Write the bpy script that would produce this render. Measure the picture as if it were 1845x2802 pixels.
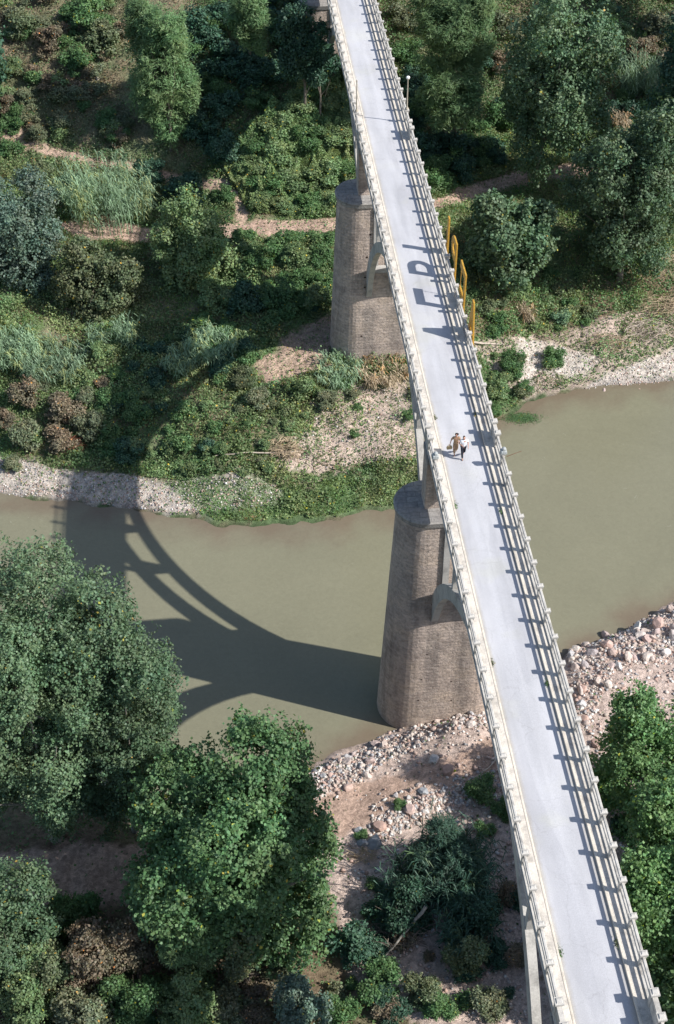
import bpy, bmesh, math, random
import numpy as np
from mathutils import Vector, Matrix

for o in list(bpy.data.objects):
    bpy.data.objects.remove(o, do_unlink=True)
scene = bpy.context.scene
COL = scene.collection
PI = math.pi
R = math.radians
random.seed(7)
rng = np.random.default_rng(11)

# ------------------------------------------------------------------ camera
CAM_Z = 83.6
PITCH = 43.66
cam_data = bpy.data.cameras.new("camera")
cam_data.sensor_fit = 'VERTICAL'
cam_data.sensor_height = 36.0
cam_data.lens = 50.0
cam_data.clip_start = 1.0
cam_data.clip_end = 3000.0
cam = bpy.data.objects.new("camera", cam_data)
cam.location = (0, 0, CAM_Z)
cam.rotation_euler = (R(90 - PITCH), 0, 0)
COL.objects.link(cam)
scene.camera = cam

# ------------------------------------------------------------------ sky and sun
SUN_EL, SUN_AZ = 42.0, 15.5           # sun to the right, 12 degrees towards the viewer
sdir = Vector((math.cos(R(SUN_AZ)) * math.cos(R(SUN_EL)), -math.sin(R(SUN_AZ)) * math.cos(R(SUN_EL)), math.sin(R(SUN_EL))))
world = bpy.data.worlds.new("World")
scene.world = world
world.use_nodes = True
wn = world.node_tree
wn.nodes.clear()
sky = wn.nodes.new('ShaderNodeTexSky')
sky.sky_type = 'NISHITA'
sky.sun_disc = False
sky.sun_elevation = R(SUN_EL)
sky.sun_rotation = math.atan2(sdir.x, sdir.y)
bg = wn.nodes.new('ShaderNodeBackground')
bg.inputs[1].default_value = 0.118
wo = wn.nodes.new('ShaderNodeOutputWorld')
wn.links.new(sky.outputs[0], bg.inputs[0])
wn.links.new(bg.outputs[0], wo.inputs[0])
sl = bpy.data.lights.new("sun", 'SUN')
sl.energy = 4.7
sl.angle = R(0.55)
sl.color = (1.0, 0.965, 0.92)
sun = bpy.data.objects.new("sun", sl)
sun.rotation_euler = (-sdir).to_track_quat('-Z', 'Y').to_euler()
sun.location = sdir * 150
COL.objects.link(sun)
scene.view_settings.view_transform = 'Standard'
scene.view_settings.look = 'None'
scene.view_settings.gamma = 1.0
scene.view_settings.exposure = 0.45

# ------------------------------------------------------------------ image point -> place on the ground
DS = 1845 / 1567.0
F = 3892.0
CT, ST = math.cos(R(PITCH)), math.sin(R(PITCH))
def ray(px, py):
    u = (px * DS - 922.5) / F
    v = (py * DS - 1401.0) / F
    return (u, CT - v * ST, -ST - v * CT)
def at(px, py, z):
    r = ray(px, py)
    k = (z - CAM_Z) / r[2]
    return (r[0] * k, r[1] * k)

# ------------------------------------------------------------------ numpy value noise
_perm = np.random.default_rng(5).permutation(4096)
_val = np.random.default_rng(6).random(4096)
def vnoise(x, y, z=None):
    x = np.asarray(x, float); y = np.asarray(y, float)
    z = np.zeros_like(x) if z is None else np.asarray(z, float)
    xi, yi, zi = np.floor(x).astype(int), np.floor(y).astype(int), np.floor(z).astype(int)
    fx, fy, fz = x - xi, y - yi, z - zi
    fx = fx * fx * (3 - 2 * fx); fy = fy * fy * (3 - 2 * fy); fz = fz * fz * (3 - 2 * fz)
    def h(a, b, c):
        return _val[_perm[(_perm[(_perm[a & 4095] + b) & 4095] + c) & 4095]]
    def lerp(a, b, t): return a + (b - a) * t
    c0 = lerp(lerp(h(xi, yi, zi), h(xi + 1, yi, zi), fx), lerp(h(xi, yi + 1, zi), h(xi + 1, yi + 1, zi), fx), fy)
    c1 = lerp(lerp(h(xi, yi, zi + 1), h(xi + 1, yi, zi + 1), fx), lerp(h(xi, yi + 1, zi + 1), h(xi + 1, yi + 1, zi + 1), fx), fy)
    return lerp(c0, c1, fz)
def fbm(x, y, z=None, oct=4, s=1.0):
    t = 0; a = .5; n = 0
    x = np.asarray(x, float) * s; y = np.asarray(y, float) * s
    z = None if z is None else np.asarray(z, float) * s
    for i in range(oct):
        t = t + a * vnoise(x + 17 * i, y - 31 * i, None if z is None else z + 7 * i); n += a
        a *= .5; x = x * 2.03; y = y * 2.03
        if z is not None: z = z * 2.03
    return t / n

# ------------------------------------------------------------------ terrain height
FAR = np.array([(-400, 140), (-60, 98), (-29, 90), (-17, 88.1), (-9.6, 85.9), (-0.9, 86.8), (7, 88.1), (10, 92.5), (14.1, 98.7), (18.7, 103), (22, 104.3), (27.7, 104.9), (31.9, 106.2), (45, 111), (80, 122), (400, 180)], float)
NEAR = np.array([(-400, 20), (-60, 62), (-23, 58.8), (-16, 58.2), (-14.3, 56.4), (-12.6, 56.4), (-10, 58.6), (-2.1, 60.9), (3.4, 64.0), (6.9, 65.4), (10, 67.0), (14, 69.5), (17.4, 71.3), (18.9, 72.4), (26.9, 77.2), (40, 84), (80, 96), (400, 140)], float)
FPROF = np.array([(-40, -1.8), (-6, -1.5), (-2, -.45), (0, 0), (1, .28), (5, 1.25), (8, 2.5), (16, 4.7), (28, 6.5), (38, 7.2), (42, 8.2), (54, 13.8), (64, 18.2), (80, 24.0), (95, 28.5), (140, 44), (600, 90)], float)
NPROF = np.array([(-40, -1.8), (-6, -1.5), (-2, -.6), (0, 0), (1, .55), (3, 1.25), (8, 2.0), (16, 2.7), (30, 4.2), (60, 9), (150, 26), (600, 60)], float)
def height(x, y, detail=True):
    x = np.asarray(x, float); y = np.asarray(y, float)
    wob = (fbm(x, y, s=.35, oct=3) - .5) * 1.6 + (fbm(x + 90, y, s=1.3, oct=2) - .5) * .6
    df = y - np.interp(x, FAR[:, 0], FAR[:, 1]) + wob
    dn = np.interp(x, NEAR[:, 0], NEAR[:, 1]) - y + wob
    hf = np.interp(df, FPROF[:, 0], FPROF[:, 1])
    hn = np.interp(dn, NPROF[:, 0], NPROF[:, 1])
    h = np.maximum(hf, hn)
    # right hand rubble bank stands higher
    h = h + np.clip((x - 12) / 6, 0, 1) * np.clip(dn / 5, 0, 1) * .9 * (dn < 60)
    # mound of rubble against the pier foot
    h = h + 1.5 * np.exp(-(((x - 9.5) / 3.2) ** 2 + ((y - 62.3) / 2.2) ** 2)) * (dn > -.5)
    # small knolls
    h = h + np.clip(np.maximum(df, dn) / 6, 0, 1) * (fbm(x, y, s=.12, oct=3) - .5) * 1.6
    if detail:
        h = h + np.clip(np.maximum(df, dn) / 2 + .2, 0, 1) * (fbm(x, y, s=1.1, oct=3) - .5) * .35
    return h
def h1(x, y): return float(height(np.array([x]), np.array([y]))[0])
def ground(px, py, up=0.0):
    """place where the line of sight through an image point meets the terrain (plus up)"""
    r = np.array(ray(px, py))
    k = np.linspace(40, 330, 2400)
    X = r[0] * k; Y = r[1] * k; Z = CAM_Z + r[2] * k
    below = np.where(Z < np.maximum(height(X, Y), 0.0) + up)[0]
    i = below[0] if len(below) else len(k) - 1
    return X[i], Y[i]

# ------------------------------------------------------------------ nodes helpers
def mat(name):
    m = bpy.data.materials.new(name)
    m.use_nodes = True
    nt = m.node_tree
    nt.nodes.clear()
    out = nt.nodes.new('ShaderNodeOutputMaterial')
    p = nt.nodes.new('ShaderNodeBsdfPrincipled')
    nt.links.new(p.outputs[0], out.inputs[0])
    p.inputs['Roughness'].default_value = .85
    if 'Specular IOR Level' in p.inputs: p.inputs['Specular IOR Level'].default_value = .25
    return m, nt, p, out
def N(nt, t, **kw):
    n = nt.nodes.new(t)
    for k, v in kw.items():
        setattr(n, k, v)
    return n
def noise(nt, scale, detail=4, rough=.6, vec=None, dist=0):
    n = N(nt, 'ShaderNodeTexNoise')
    n.inputs['Scale'].default_value = scale
    n.inputs['Detail'].default_value = detail
    n.inputs['Roughness'].default_value = rough
    n.inputs['Distortion'].default_value = dist
    if vec: nt.links.new(vec, n.inputs['Vector'])
    return n
def ramp(nt, fac, stops):
    r = N(nt, 'ShaderNodeValToRGB')
    e = r.color_ramp.elements
    while len(e) < len(stops): e.new(.5)
    for i, (p, c) in enumerate(stops):
        e[i].position = p
        e[i].color = (c if len(c) == 4 else (*c, 1)) if not isinstance(c, (int, float)) else (c, c, c, 1)
    nt.links.new(fac, r.inputs[0])
    return r
def mul(nt, a, b, fac=1.0, mode='MULTIPLY'):
    m = N(nt, 'ShaderNodeMix', data_type='RGBA', blend_type=mode)
    m.inputs[0].default_value = fac if isinstance(fac, (int, float)) else 1
    if not isinstance(fac, (int, float)): nt.links.new(fac, m.inputs[0])
    for s, v in ((6, a), (7, b)):
        if isinstance(v, tuple): m.inputs[s].default_value = (*v, 1) if len(v) == 3 else v
        else: nt.links.new(v, m.inputs[s])
    return m.outputs[2]
def bump(nt, p, h, strength=.5, dist=.05):
    b = N(nt, 'ShaderNodeBump')
    b.inputs['Strength'].default_value = strength
    b.inputs['Distance'].default_value = dist
    nt.links.new(h, b.inputs['Height'])
    nt.links.new(b.outputs[0], p.inputs['Normal'])
    return b
def objco(nt):
    return N(nt, 'ShaderNodeTexCoord').outputs['Object']

# ------------------------------------------------------------------ materials
def make_concrete(name, col, dark=.6, scale=1.0, streak=False, rough=.85):
    m, nt, p, o = mat(name)
    co = objco(nt)
    a = noise(nt, 1.1 * scale, 6, .65, co)
    b = noise(nt, 14 * scale, 5, .7, co)
    r1 = ramp(nt, a.outputs[0], [(.3, dark), (.52, 1.0), (.7, 1.08)])
    r2 = ramp(nt, b.outputs[0], [(.3, .78), (.6, 1.1)])
    c = mul(nt, (*col,), r1.outputs[0]); c = mul(nt, c, r2.outputs[0])
    nt.links.new(c, p.inputs['Base Color'])
    p.inputs['Roughness'].default_value = rough
    bump(nt, p, b.outputs[0], .4, .02)
    return m
M = {}
M['concrete'] = make_concrete('weathered_concrete', (.60, .575, .53), .66)
M['concrete_rail'] = make_concrete('rail_concrete', (.50, .475, .43), .5, 1.6)
M['concrete_arch'] = make_concrete('arch_concrete', (.43, .415, .385), .55, .8)
M['kerb'] = make_concrete('kerb_concrete', (.62, .56, .47), .7)
M['walk'] = make_concrete('footway_concrete', (.60, .55, .48), .55, 1.2)

def make_road():
    m, nt, p, o = mat('bleached_asphalt')
    co = objco(nt)
    mp = N(nt, 'ShaderNodeMapping'); mp.inputs['Scale'].default_value = (1.0, .12, 1)
    nt.links.new(co, mp.inputs[0])
    tracks = noise(nt, 1.3, 3, .5, mp.outputs[0])
    big = noise(nt, .25, 4, .6, co)
    fine = noise(nt, 26, 3, .9, co)
    c = mul(nt, (.48, .478, .492), ramp(nt, tracks.outputs[0], [(.3, .9), (.7, 1.08)]).outputs[0])
    c = mul(nt, c, ramp(nt, big.outputs[0], [(.3, (.9, .9, .9)), (.55, (1, 1, 1)), (.75, (1.06, 1.06, 1.0))]).outputs[0])
    c = mul(nt, c, ramp(nt, fine.outputs[0], [(.3, .8), (.7, 1.16)]).outputs[0])
    # pale yellow dust stains
    st = noise(nt, .33, 3, .6, co)
    c = mul(nt, c, (1.02, 1.02, .92), ramp(nt, st.outputs[0], [(.60, 0.0), (.72, .6)]).outputs[0])
    # thin cracks
    vor = N(nt, 'ShaderNodeTexVoronoi', feature='DISTANCE_TO_EDGE'); vor.inputs['Scale'].default_value = .28
    w = noise(nt, 1.4, 3, .6, co)
    wv = mul(nt, co, w.outputs[1], .35, 'LINEAR_LIGHT')
    nt.links.new(wv, vor.inputs['Vector'])
    c = mul(nt, c, (.82, .81, .8), ramp(nt, vor.outputs[0], [(.0, .55), (.008, .0)]).outputs[0])
    sx = N(nt, 'ShaderNodeSeparateXYZ'); nt.links.new(co, sx.inputs[0])
    jm = N(nt, 'ShaderNodeMath', operation='PINGPONG'); jm.inputs[1].default_value = 4.775; nt.links.new(sx.outputs[1], jm.inputs[0])
    c = mul(nt, c, (.84, .83, .82), ramp(nt, jm.outputs[0], [(.0, .6), (.012, .0)]).outputs[0])
    ax = N(nt, 'ShaderNodeMath', operation='ABSOLUTE'); nt.links.new(sx.outputs[0], ax.inputs[0])
    dn = noise(nt, 1.7, 4, .7, co)
    ad = N(nt, 'ShaderNodeMath', operation='MULTIPLY_ADD'); ad.inputs[1].default_value = .35; nt.links.new(dn.outputs[0], ad.inputs[0]); nt.links.new(ax.outputs[0], ad.inputs[2])
    c = mul(nt, c, (.90, .86, .77), ramp(nt, ad.outputs[0], [(1.38 / 1.0 - .5, 0.0), (1.0, 0.0)]).outputs[0])
    dm = N(nt, 'ShaderNodeMapRange'); dm.inputs[1].default_value = 1.28; dm.inputs[2].default_value = 1.5; nt.links.new(ad.outputs[0], dm.inputs[0])
    c = mul(nt, c, (.88, .83, .73), dm.outputs[0])
    pt = noise(nt, .6, 2, .5, mp.outputs[0], 0)
    c = mul(nt, c, (.90, .90, .91), ramp(nt, pt.outputs[0], [(.58, 0.0), (.6, .7)]).outputs[0])
    nt.links.new(c, p.inputs['Base Color'])
    p.inputs['Roughness'].default_value = .8
    bump(nt, p, fine.outputs[0], .3, .01)
    return m
M['road'] = make_road()

def make_stone(name, c1, c2, mortar, bw, bh, stains=True, bstr=.9):
    m, nt, p, o = mat(name)
    uv = N(nt, 'ShaderNodeUVMap', uv_map='UVMap')
    co = objco(nt)
    br = N(nt, 'ShaderNodeTexBrick')
    br.inputs['Scale'].default_value = 1.0
    br.inputs['Brick Width'].default_value = bw
    br.inputs['Row Height'].default_value = bh
    br.inputs['Mortar Size'].default_value = .022
    br.inputs['Mortar Smooth'].default_value = .4
    br.inputs['Color1'].default_value = (*c1, 1)
    br.inputs['Color2'].default_value = (*c2, 1)
    br.inputs['Mortar'].default_value = (*mortar, 1)
    nt.links.new(uv.outputs[0], br.inputs['Vector'])
    a = noise(nt, .55, 5, .65, co)
    b = noise(nt, 4.5, 5, .75, co)
    c = mul(nt, br.outputs[0], ramp(nt, a.outputs[0], [(.3, (.66, .66, .68)), (.5, (1, 1, 1)), (.72, (1.1, 1.07, 1.0))]).outputs[0])
    c = mul(nt, c, ramp(nt, b.outputs[0], [(.3, .66), (.6, 1.12)]).outputs[0])
    if stains:
        mp = N(nt, 'ShaderNodeMapping'); mp.inputs['Scale'].default_value = (1.1, 1.1, .10)
        nt.links.new(co, mp.inputs[0])
        s = noise(nt, 1.0, 4, .6, mp.outputs[0])
        c = mul(nt, c, (.62, .63, .64), ramp(nt, s.outputs[0], [(.52, 0.0), (.66, .75)]).outputs[0])
        # two dark run-off bands below the arch springings
        sx = N(nt, 'ShaderNodeSeparateXYZ'); nt.links.new(co, sx.inputs[0])
        wn_ = noise(nt, 1.2, 3, .6, co)
        for xc in (-1.35, 1.05):
            d_ = N(nt, 'ShaderNodeMath', operation='MULTIPLY_ADD'); d_.inputs[1].default_value = .5; d_.inputs[2].default_value = -xc - .25
            nt.links.new(wn_.outputs[0], d_.inputs[0])
            e_ = N(nt, 'ShaderNodeMath', operation='ADD'); nt.links.new(sx.outputs[0], e_.inputs[0]); nt.links.new(d_.outputs[0], e_.inputs[1])
            f_ = N(nt, 'ShaderNodeMath', operation='ABSOLUTE'); nt.links.new(e_.outputs[0], f_.inputs[0])
            m1 = N(nt, 'ShaderNodeMapRange'); m1.inputs[1].default_value = .62; m1.inputs[2].default_value = .35; nt.links.new(f_.outputs[0], m1.inputs[0])
            m2 = N(nt, 'ShaderNodeMapRange'); m2.inputs[1].default_value = 10.6; m2.inputs[2].default_value = 10.2; nt.links.new(sx.outputs[2], m2.inputs[0])
            m3 = N(nt, 'ShaderNodeMapRange'); m3.inputs[1].default_value = 1.5; m3.inputs[2].default_value = 7.0; m3.inputs[3].default_value = .1; m3.inputs[4].default_value = .75; nt.links.new(sx.outputs[2], m3.inputs[0])
            k1_ = N(nt, 'ShaderNodeMath', operation='MULTIPLY'); nt.links.new(m1.outputs[0], k1_.inputs[0]); nt.links.new(m2.outputs[0], k1_.inputs[1])
            k2_ = N(nt, 'ShaderNodeMath', operation='MULTIPLY'); nt.links.new(k1_.outputs[0], k2_.inputs[0]); nt.links.new(m3.outputs[0], k2_.inputs[1])
            c = mul(nt, c, (.66, .68, .70), k2_.outputs[0])
    nt.links.new(c, p.inputs['Base Color'])
    p.inputs['Roughness'].default_value = .95
    hb = N(nt, 'ShaderNodeMath', operation='ADD')
    inv = N(nt, 'ShaderNodeMath', operation='MULTIPLY'); inv.inputs[1].default_value = -1.0
    nt.links.new(br.outputs[1], inv.inputs[0])
    nt.links.new(inv.outputs[0], hb.inputs[0]); nt.links.new(b.outputs[0], hb.inputs[1])
    bump(nt, p, hb.outputs[0], bstr, .11)
    return m
M['stone'] = make_stone('coursed_stone', (.56, .46, .39), (.44, .36, .305), (.57, .49, .425), .62, .30, bstr=1.0)
M['cap'] = make_stone('capping_stone', (.36, .34, .315), (.28, .265, .25), (.2, .19, .18), 1.3, .5, False, .5)

def simple(name, col, rough=.6, var=.2, scale=6, metal=0):
    m, nt, p, o = mat(name)
    n = noise(nt, scale, 4, .6, objco(nt))
    c = mul(nt, (*col,), ramp(nt, n.outputs[0], [(.3, 1 - var), (.7, 1 + var * .5)]).outputs[0])
    nt.links.new(c, p.inputs['Base Color'])
    p.inputs['Roughness'].default_value = rough
    p.inputs['Metallic'].default_value = metal
    return m
M['yellow'] = simple('yellow_paint', (.52, .29, .045), .6, .4, 9)
M['yellow_dark'] = simple('yellow_bracket_paint', (.42, .24, .05), .6)
M['lamp_pole'] = simple('lamp_pole_paint', (.42, .37, .29), .6)
M['globe'] = simple('lamp_glass', (.85, .84, .80), .3, .05)
M['broken'] = simple('broken_pedestal_stone', (.40, .42, .41), .8, .4, 12)
M['skin'] = simple('skin', (.50, .27, .19), .5, .06)
M['hair'] = simple('dark_hair', (.035, .02, .014), .6, .2)
M['shirt'] = simple('white_cotton', (.80, .81, .84), .9, .08)
M['trousers'] = simple('dark_trousers', (.022, .024, .035), .9, .2)
M['tan'] = simple('tan_cotton', (.36, .235, .14), .9, .35, 14)
M['shoe'] = simple('shoe_leather', (.03, .022, .02), .5, .1)
M['sandal'] = simple('sandal_leather', (.30, .20, .13), .6, .1)
M['bag'] = simple('straw_bag', (.40, .31, .18), .9, .3, 30)
M['weed'] = simple('kerb_weed', (.09, .10, .035), .9, .3)
M['bark'] = simple('grey_bark', (.21, .175, .14), .95, .4, 5)
M['bark_pale'] = simple('pale_bark', (.36, .33, .28), .95, .45, 3)
M['deadwood'] = simple('bleached_deadwood', (.52, .44, .36), .9, .3, 5)
M['straw'] = simple('dry_straw', (.46, .36, .24), .95, .35, 5)
M['rust'] = simple('rusty_steel', (.16, .06, .035), .9, .4, 12)

def make_leaf(name, base, trans=.25, gloss=.0, rough=.55):
    m = bpy.data.materials.new(name); m.use_nodes = True
    nt = m.node_tree; nt.nodes.clear()
    out = N(nt, 'ShaderNodeOutputMaterial')
    at_ = N(nt, 'ShaderNodeAttribute', attribute_name='tint')
    oi = N(nt, 'ShaderNodeObjectInfo')
    hs = N(nt, 'ShaderNodeHueSaturation')
    c = mul(nt, (*base,), at_.outputs[0])
    nt.links.new(c, hs.inputs['Color'])
    mr = N(nt, 'ShaderNodeMapRange'); mr.inputs[3].default_value = .85; mr.inputs[4].default_value = 1.15
    nt.links.new(oi.outputs['Random'], mr.inputs[0]); nt.links.new(mr.outputs[0], hs.inputs['Value'])
    p = N(nt, 'ShaderNodeBsdfPrincipled')
    p.inputs['Roughness'].default_value = rough
    p.inputs['Specular IOR Level'].default_value = .35 + gloss
    nt.links.new(hs.outputs[0], p.inputs['Base Color'])
    tr = N(nt, 'ShaderNodeBsdfTranslucent')
    tc = mul(nt, hs.outputs[0], (1.3, 1.25, .55))
    nt.links.new(tc, tr.inputs[0])
    mx = N(nt, 'ShaderNodeMixShader'); mx.inputs[0].default_value = trans
    nt.links.new(p.outputs[0], mx.inputs[1]); nt.links.new(tr.outputs[0], mx.inputs[2])
    nt.links.new(mx.outputs[0], out.inputs[0])
    return m
LEAF = {
    'poplar': make_leaf('poplar_leaves', (.120, .190, .104), .25, .0),
    'plane': make_leaf('plane_leaves', (.112, .205, .088), .28, .0),
    'plane_light': make_leaf('sunlit_plane_leaves', (.145, .265, .105), .28, .0),  # plane leaf colour brightened, sunlight on the right-hand trees put into it
    'willow': make_leaf('silver_willow_leaves', (.125, .185, .140), .2, .1),
    'olive': make_leaf('olive_green_leaves', (.155, .190, .100), .25),
    'green': make_leaf('shrub_leaves', (.105, .195, .075), .25),
    'vine': make_leaf('creeper_leaves', (.185, .265, .120), .25),
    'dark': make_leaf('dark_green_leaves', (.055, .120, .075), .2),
    'pine': make_leaf('pine_needles', (.150, .245, .105), .25),
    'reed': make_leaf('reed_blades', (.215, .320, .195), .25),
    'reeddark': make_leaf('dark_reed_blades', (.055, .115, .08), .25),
    'brown': make_leaf('reddish_scrub_leaves', (.215, .175, .118), .2),
    'scrub': make_leaf('dull_scrub_leaves', (.175, .195, .115), .2),
    'grass': make_leaf('grass_blades', (.145, .240, .080), .3),
    'dry': make_leaf('dry_grass', (.38, .30, .20), .2),
}

# ------------------------------------------------------------------ object helpers
def link(o, parent=None):
    COL.objects.link(o)
    if parent is not None: o.parent = parent
    return o
def props(o, label=None, cat=None, group=None, kind=None):
    if label: o['label'] = label
    if cat: o['category'] = cat
    if group: o['group'] = group
    if kind: o['kind'] = kind
    return o
def empty(name, loc, rotz=0, **kw):
    o = bpy.data.objects.new(name, None)
    o.location = loc; o.rotation_euler = (0, 0, rotz); o.empty_display_size = .5
    COL.objects.link(o)
    return props(o, **kw)
class MB:
    def __init__(s): s.v = []; s.f = []; s.uv = []
    def add(s, vs, fs):
        b = len(s.v); s.v += [tuple(v) for v in vs]; s.f += [tuple(i + b for i in f) for f in fs]
    def box(s, x0, x1, y0, y1, z0, z1, taper=0):
        t = taper
        s.add([(x0, y0, z0), (x1, y0, z0), (x1, y1, z0), (x0, y1, z0), (x0 + t, y0 + t, z1), (x1 - t, y0 + t, z1), (x1 - t, y1 - t, z1), (x0 + t, y1 - t, z1)],
              [(3, 2, 1, 0), (4, 5, 6, 7), (0, 1, 5, 4), (1, 2, 6, 5), (2, 3, 7, 6), (3, 0, 4, 7)])
    def tube(s, pts, rad, n=7, cap=True):
        pts = [Vector(p) for p in pts]
        rings = []
        for i, p in enumerate(pts):
            d = (pts[min(i + 1, len(pts) - 1)] - pts[max(i - 1, 0)])
            if d.length < 1e-6: d = Vector((0, 0, 1))
            d.normalize()
            a = d.cross(Vector((0, 0, 1)) if abs(d.z) < .9 else Vector((1, 0, 0))).normalized()
            b = d.cross(a)
            r = rad[i] if isinstance(rad, (list, tuple)) else rad
            rings.append([p + (a * math.cos(2 * PI * k / n) + b * math.sin(2 * PI * k / n)) * r for k in range(n)])
        vs = [v for r_ in rings for v in r_]
        fs = []
        for i in range(len(pts) - 1):
            for k in range(n):
                fs.append((i * n + k, i * n + (k + 1) % n, (i + 1) * n + (k + 1) % n, (i + 1) * n + k))
        if cap:
            fs.append(tuple(range(n))[::-1]); fs.append(tuple((len(pts) - 1) * n + k for k in range(n)))
        s.add(vs, fs)
    def prism(s, poly, y0, y1, axis='y'):
        """polygon in (a,b) extruded; axis x: poly=(y,z)"""
        n = len(poly)
        if axis == 'x': vs = [(y0, a, b) for a, b in poly] + [(y1, a, b) for a, b in poly]
        elif axis == 'y': vs = [(a, y0, b) for a, b in poly] + [(a, y1, b) for a, b in poly]
        else: vs = [(a, b, y0) for a, b in poly] + [(a, b, y1) for a, b in poly]
        fs = [tuple(range(n))[::-1], tuple(range(n, 2 * n))] + [(i, (i + 1) % n, n + (i + 1) % n, n + i) for i in range(n)]
        s.add(vs, fs)
    def build(s, name, m, parent=None, bevel=0, smooth=False, loc=None):
        me = bpy.data.meshes.new(name)
        me.from_pydata(s.v, [], s.f)
        bm = bmesh.new(); bm.from_mesh(me)
        bmesh.ops.recalc_face_normals(bm, faces=bm.faces)
        if bevel:
            bmesh.ops.bevel(bm, geom=[e for e in bm.edges if len(e.link_faces) == 2 and e.calc_face_angle(0) > .5], offset=bevel, segments=1, affect='EDGES')
        bm.to_mesh(me); bm.free()
        me.materials.append(m)
        if smooth:
            for p in me.polygons: p.use_smooth = True
        o = bpy.data.objects.new(name, me)
        link(o, parent)
        if loc: o.location = loc
        return o
def share(name, me, parent=None, loc=(0, 0, 0), rot=(0, 0, 0), sc=(1, 1, 1)):
    o = bpy.data.objects.new(name, me); link(o, parent)
    o.location = loc; o.rotation_euler = rot; o.scale = sc
    return o

def quads(name, V, tint, m, parent=None, link_it=True):
    """V: (N,4,3) quad corners; tint (N,3) face colours"""
    n = len(V)
    me = bpy.data.meshes.new(name)
    me.vertices.add(n * 4); me.vertices.foreach_set('co', np.ascontiguousarray(V, np.float32).ravel())
    me.loops.add(n * 4); me.loops.foreach_set('vertex_index', np.arange(n * 4, dtype=np.int32))
    me.polygons.add(n)
    me.polygons.foreach_set('loop_start', np.arange(0, n * 4, 4, dtype=np.int32))
    me.polygons.foreach_set('loop_total', np.full(n, 4, np.int32))
    me.update(calc_edges=True)
    a = me.attributes.new('tint', 'FLOAT_COLOR', 'FACE')
    a.data.foreach_set('color', np.concatenate([tint, np.ones((n, 1))], 1).astype(np.float32).ravel())
    me.materials.append(m)
    if not link_it: return me
    o = bpy.data.objects.new(name, me)
    link(o, parent)
    return o
def norm(a): return a / np.maximum(np.linalg.norm(a, axis=-1, keepdims=True), 1e-9)
def leaves(C, Nn, ln, wd, g, tipdir=None):
    """rhombic leaves at centres C facing Nn"""
    n = len(C)
    t = norm(g.normal(size=(n, 3))) if tipdir is None else norm(tipdir)
    u = norm(np.cross(Nn, t)); v = norm(np.cross(u, Nn))
    ln = np.broadcast_to(ln, n)[:, None]; wd = np.broadcast_to(wd, n)[:, None]
    V = np.stack([C - v * ln * .5, C + u * wd * .5 + v * ln * .06, C + v * ln * .5, C - u * wd * .5 + v * ln * .06], 1)
    return V
def tints(n, g, amp=.3, yellow=.01, base=None):
    v = 1 + (g.random(n) - .5) * 2 * amp
    t = np.stack([v * (1 + (g.random(n) - .5) * .22), v, v * (1 + (g.random(n) - .5) * .22)], 1)
    if base is not None: t = t * base
    k = g.random(n) < yellow
    t[k] = np.stack([2.6 + g.random(k.sum()) * 1.6, 1.5 + g.random(k.sum()) * .7, np.full(k.sum(), .7)], 1)
    return np.clip(t, .1, 6)
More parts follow.
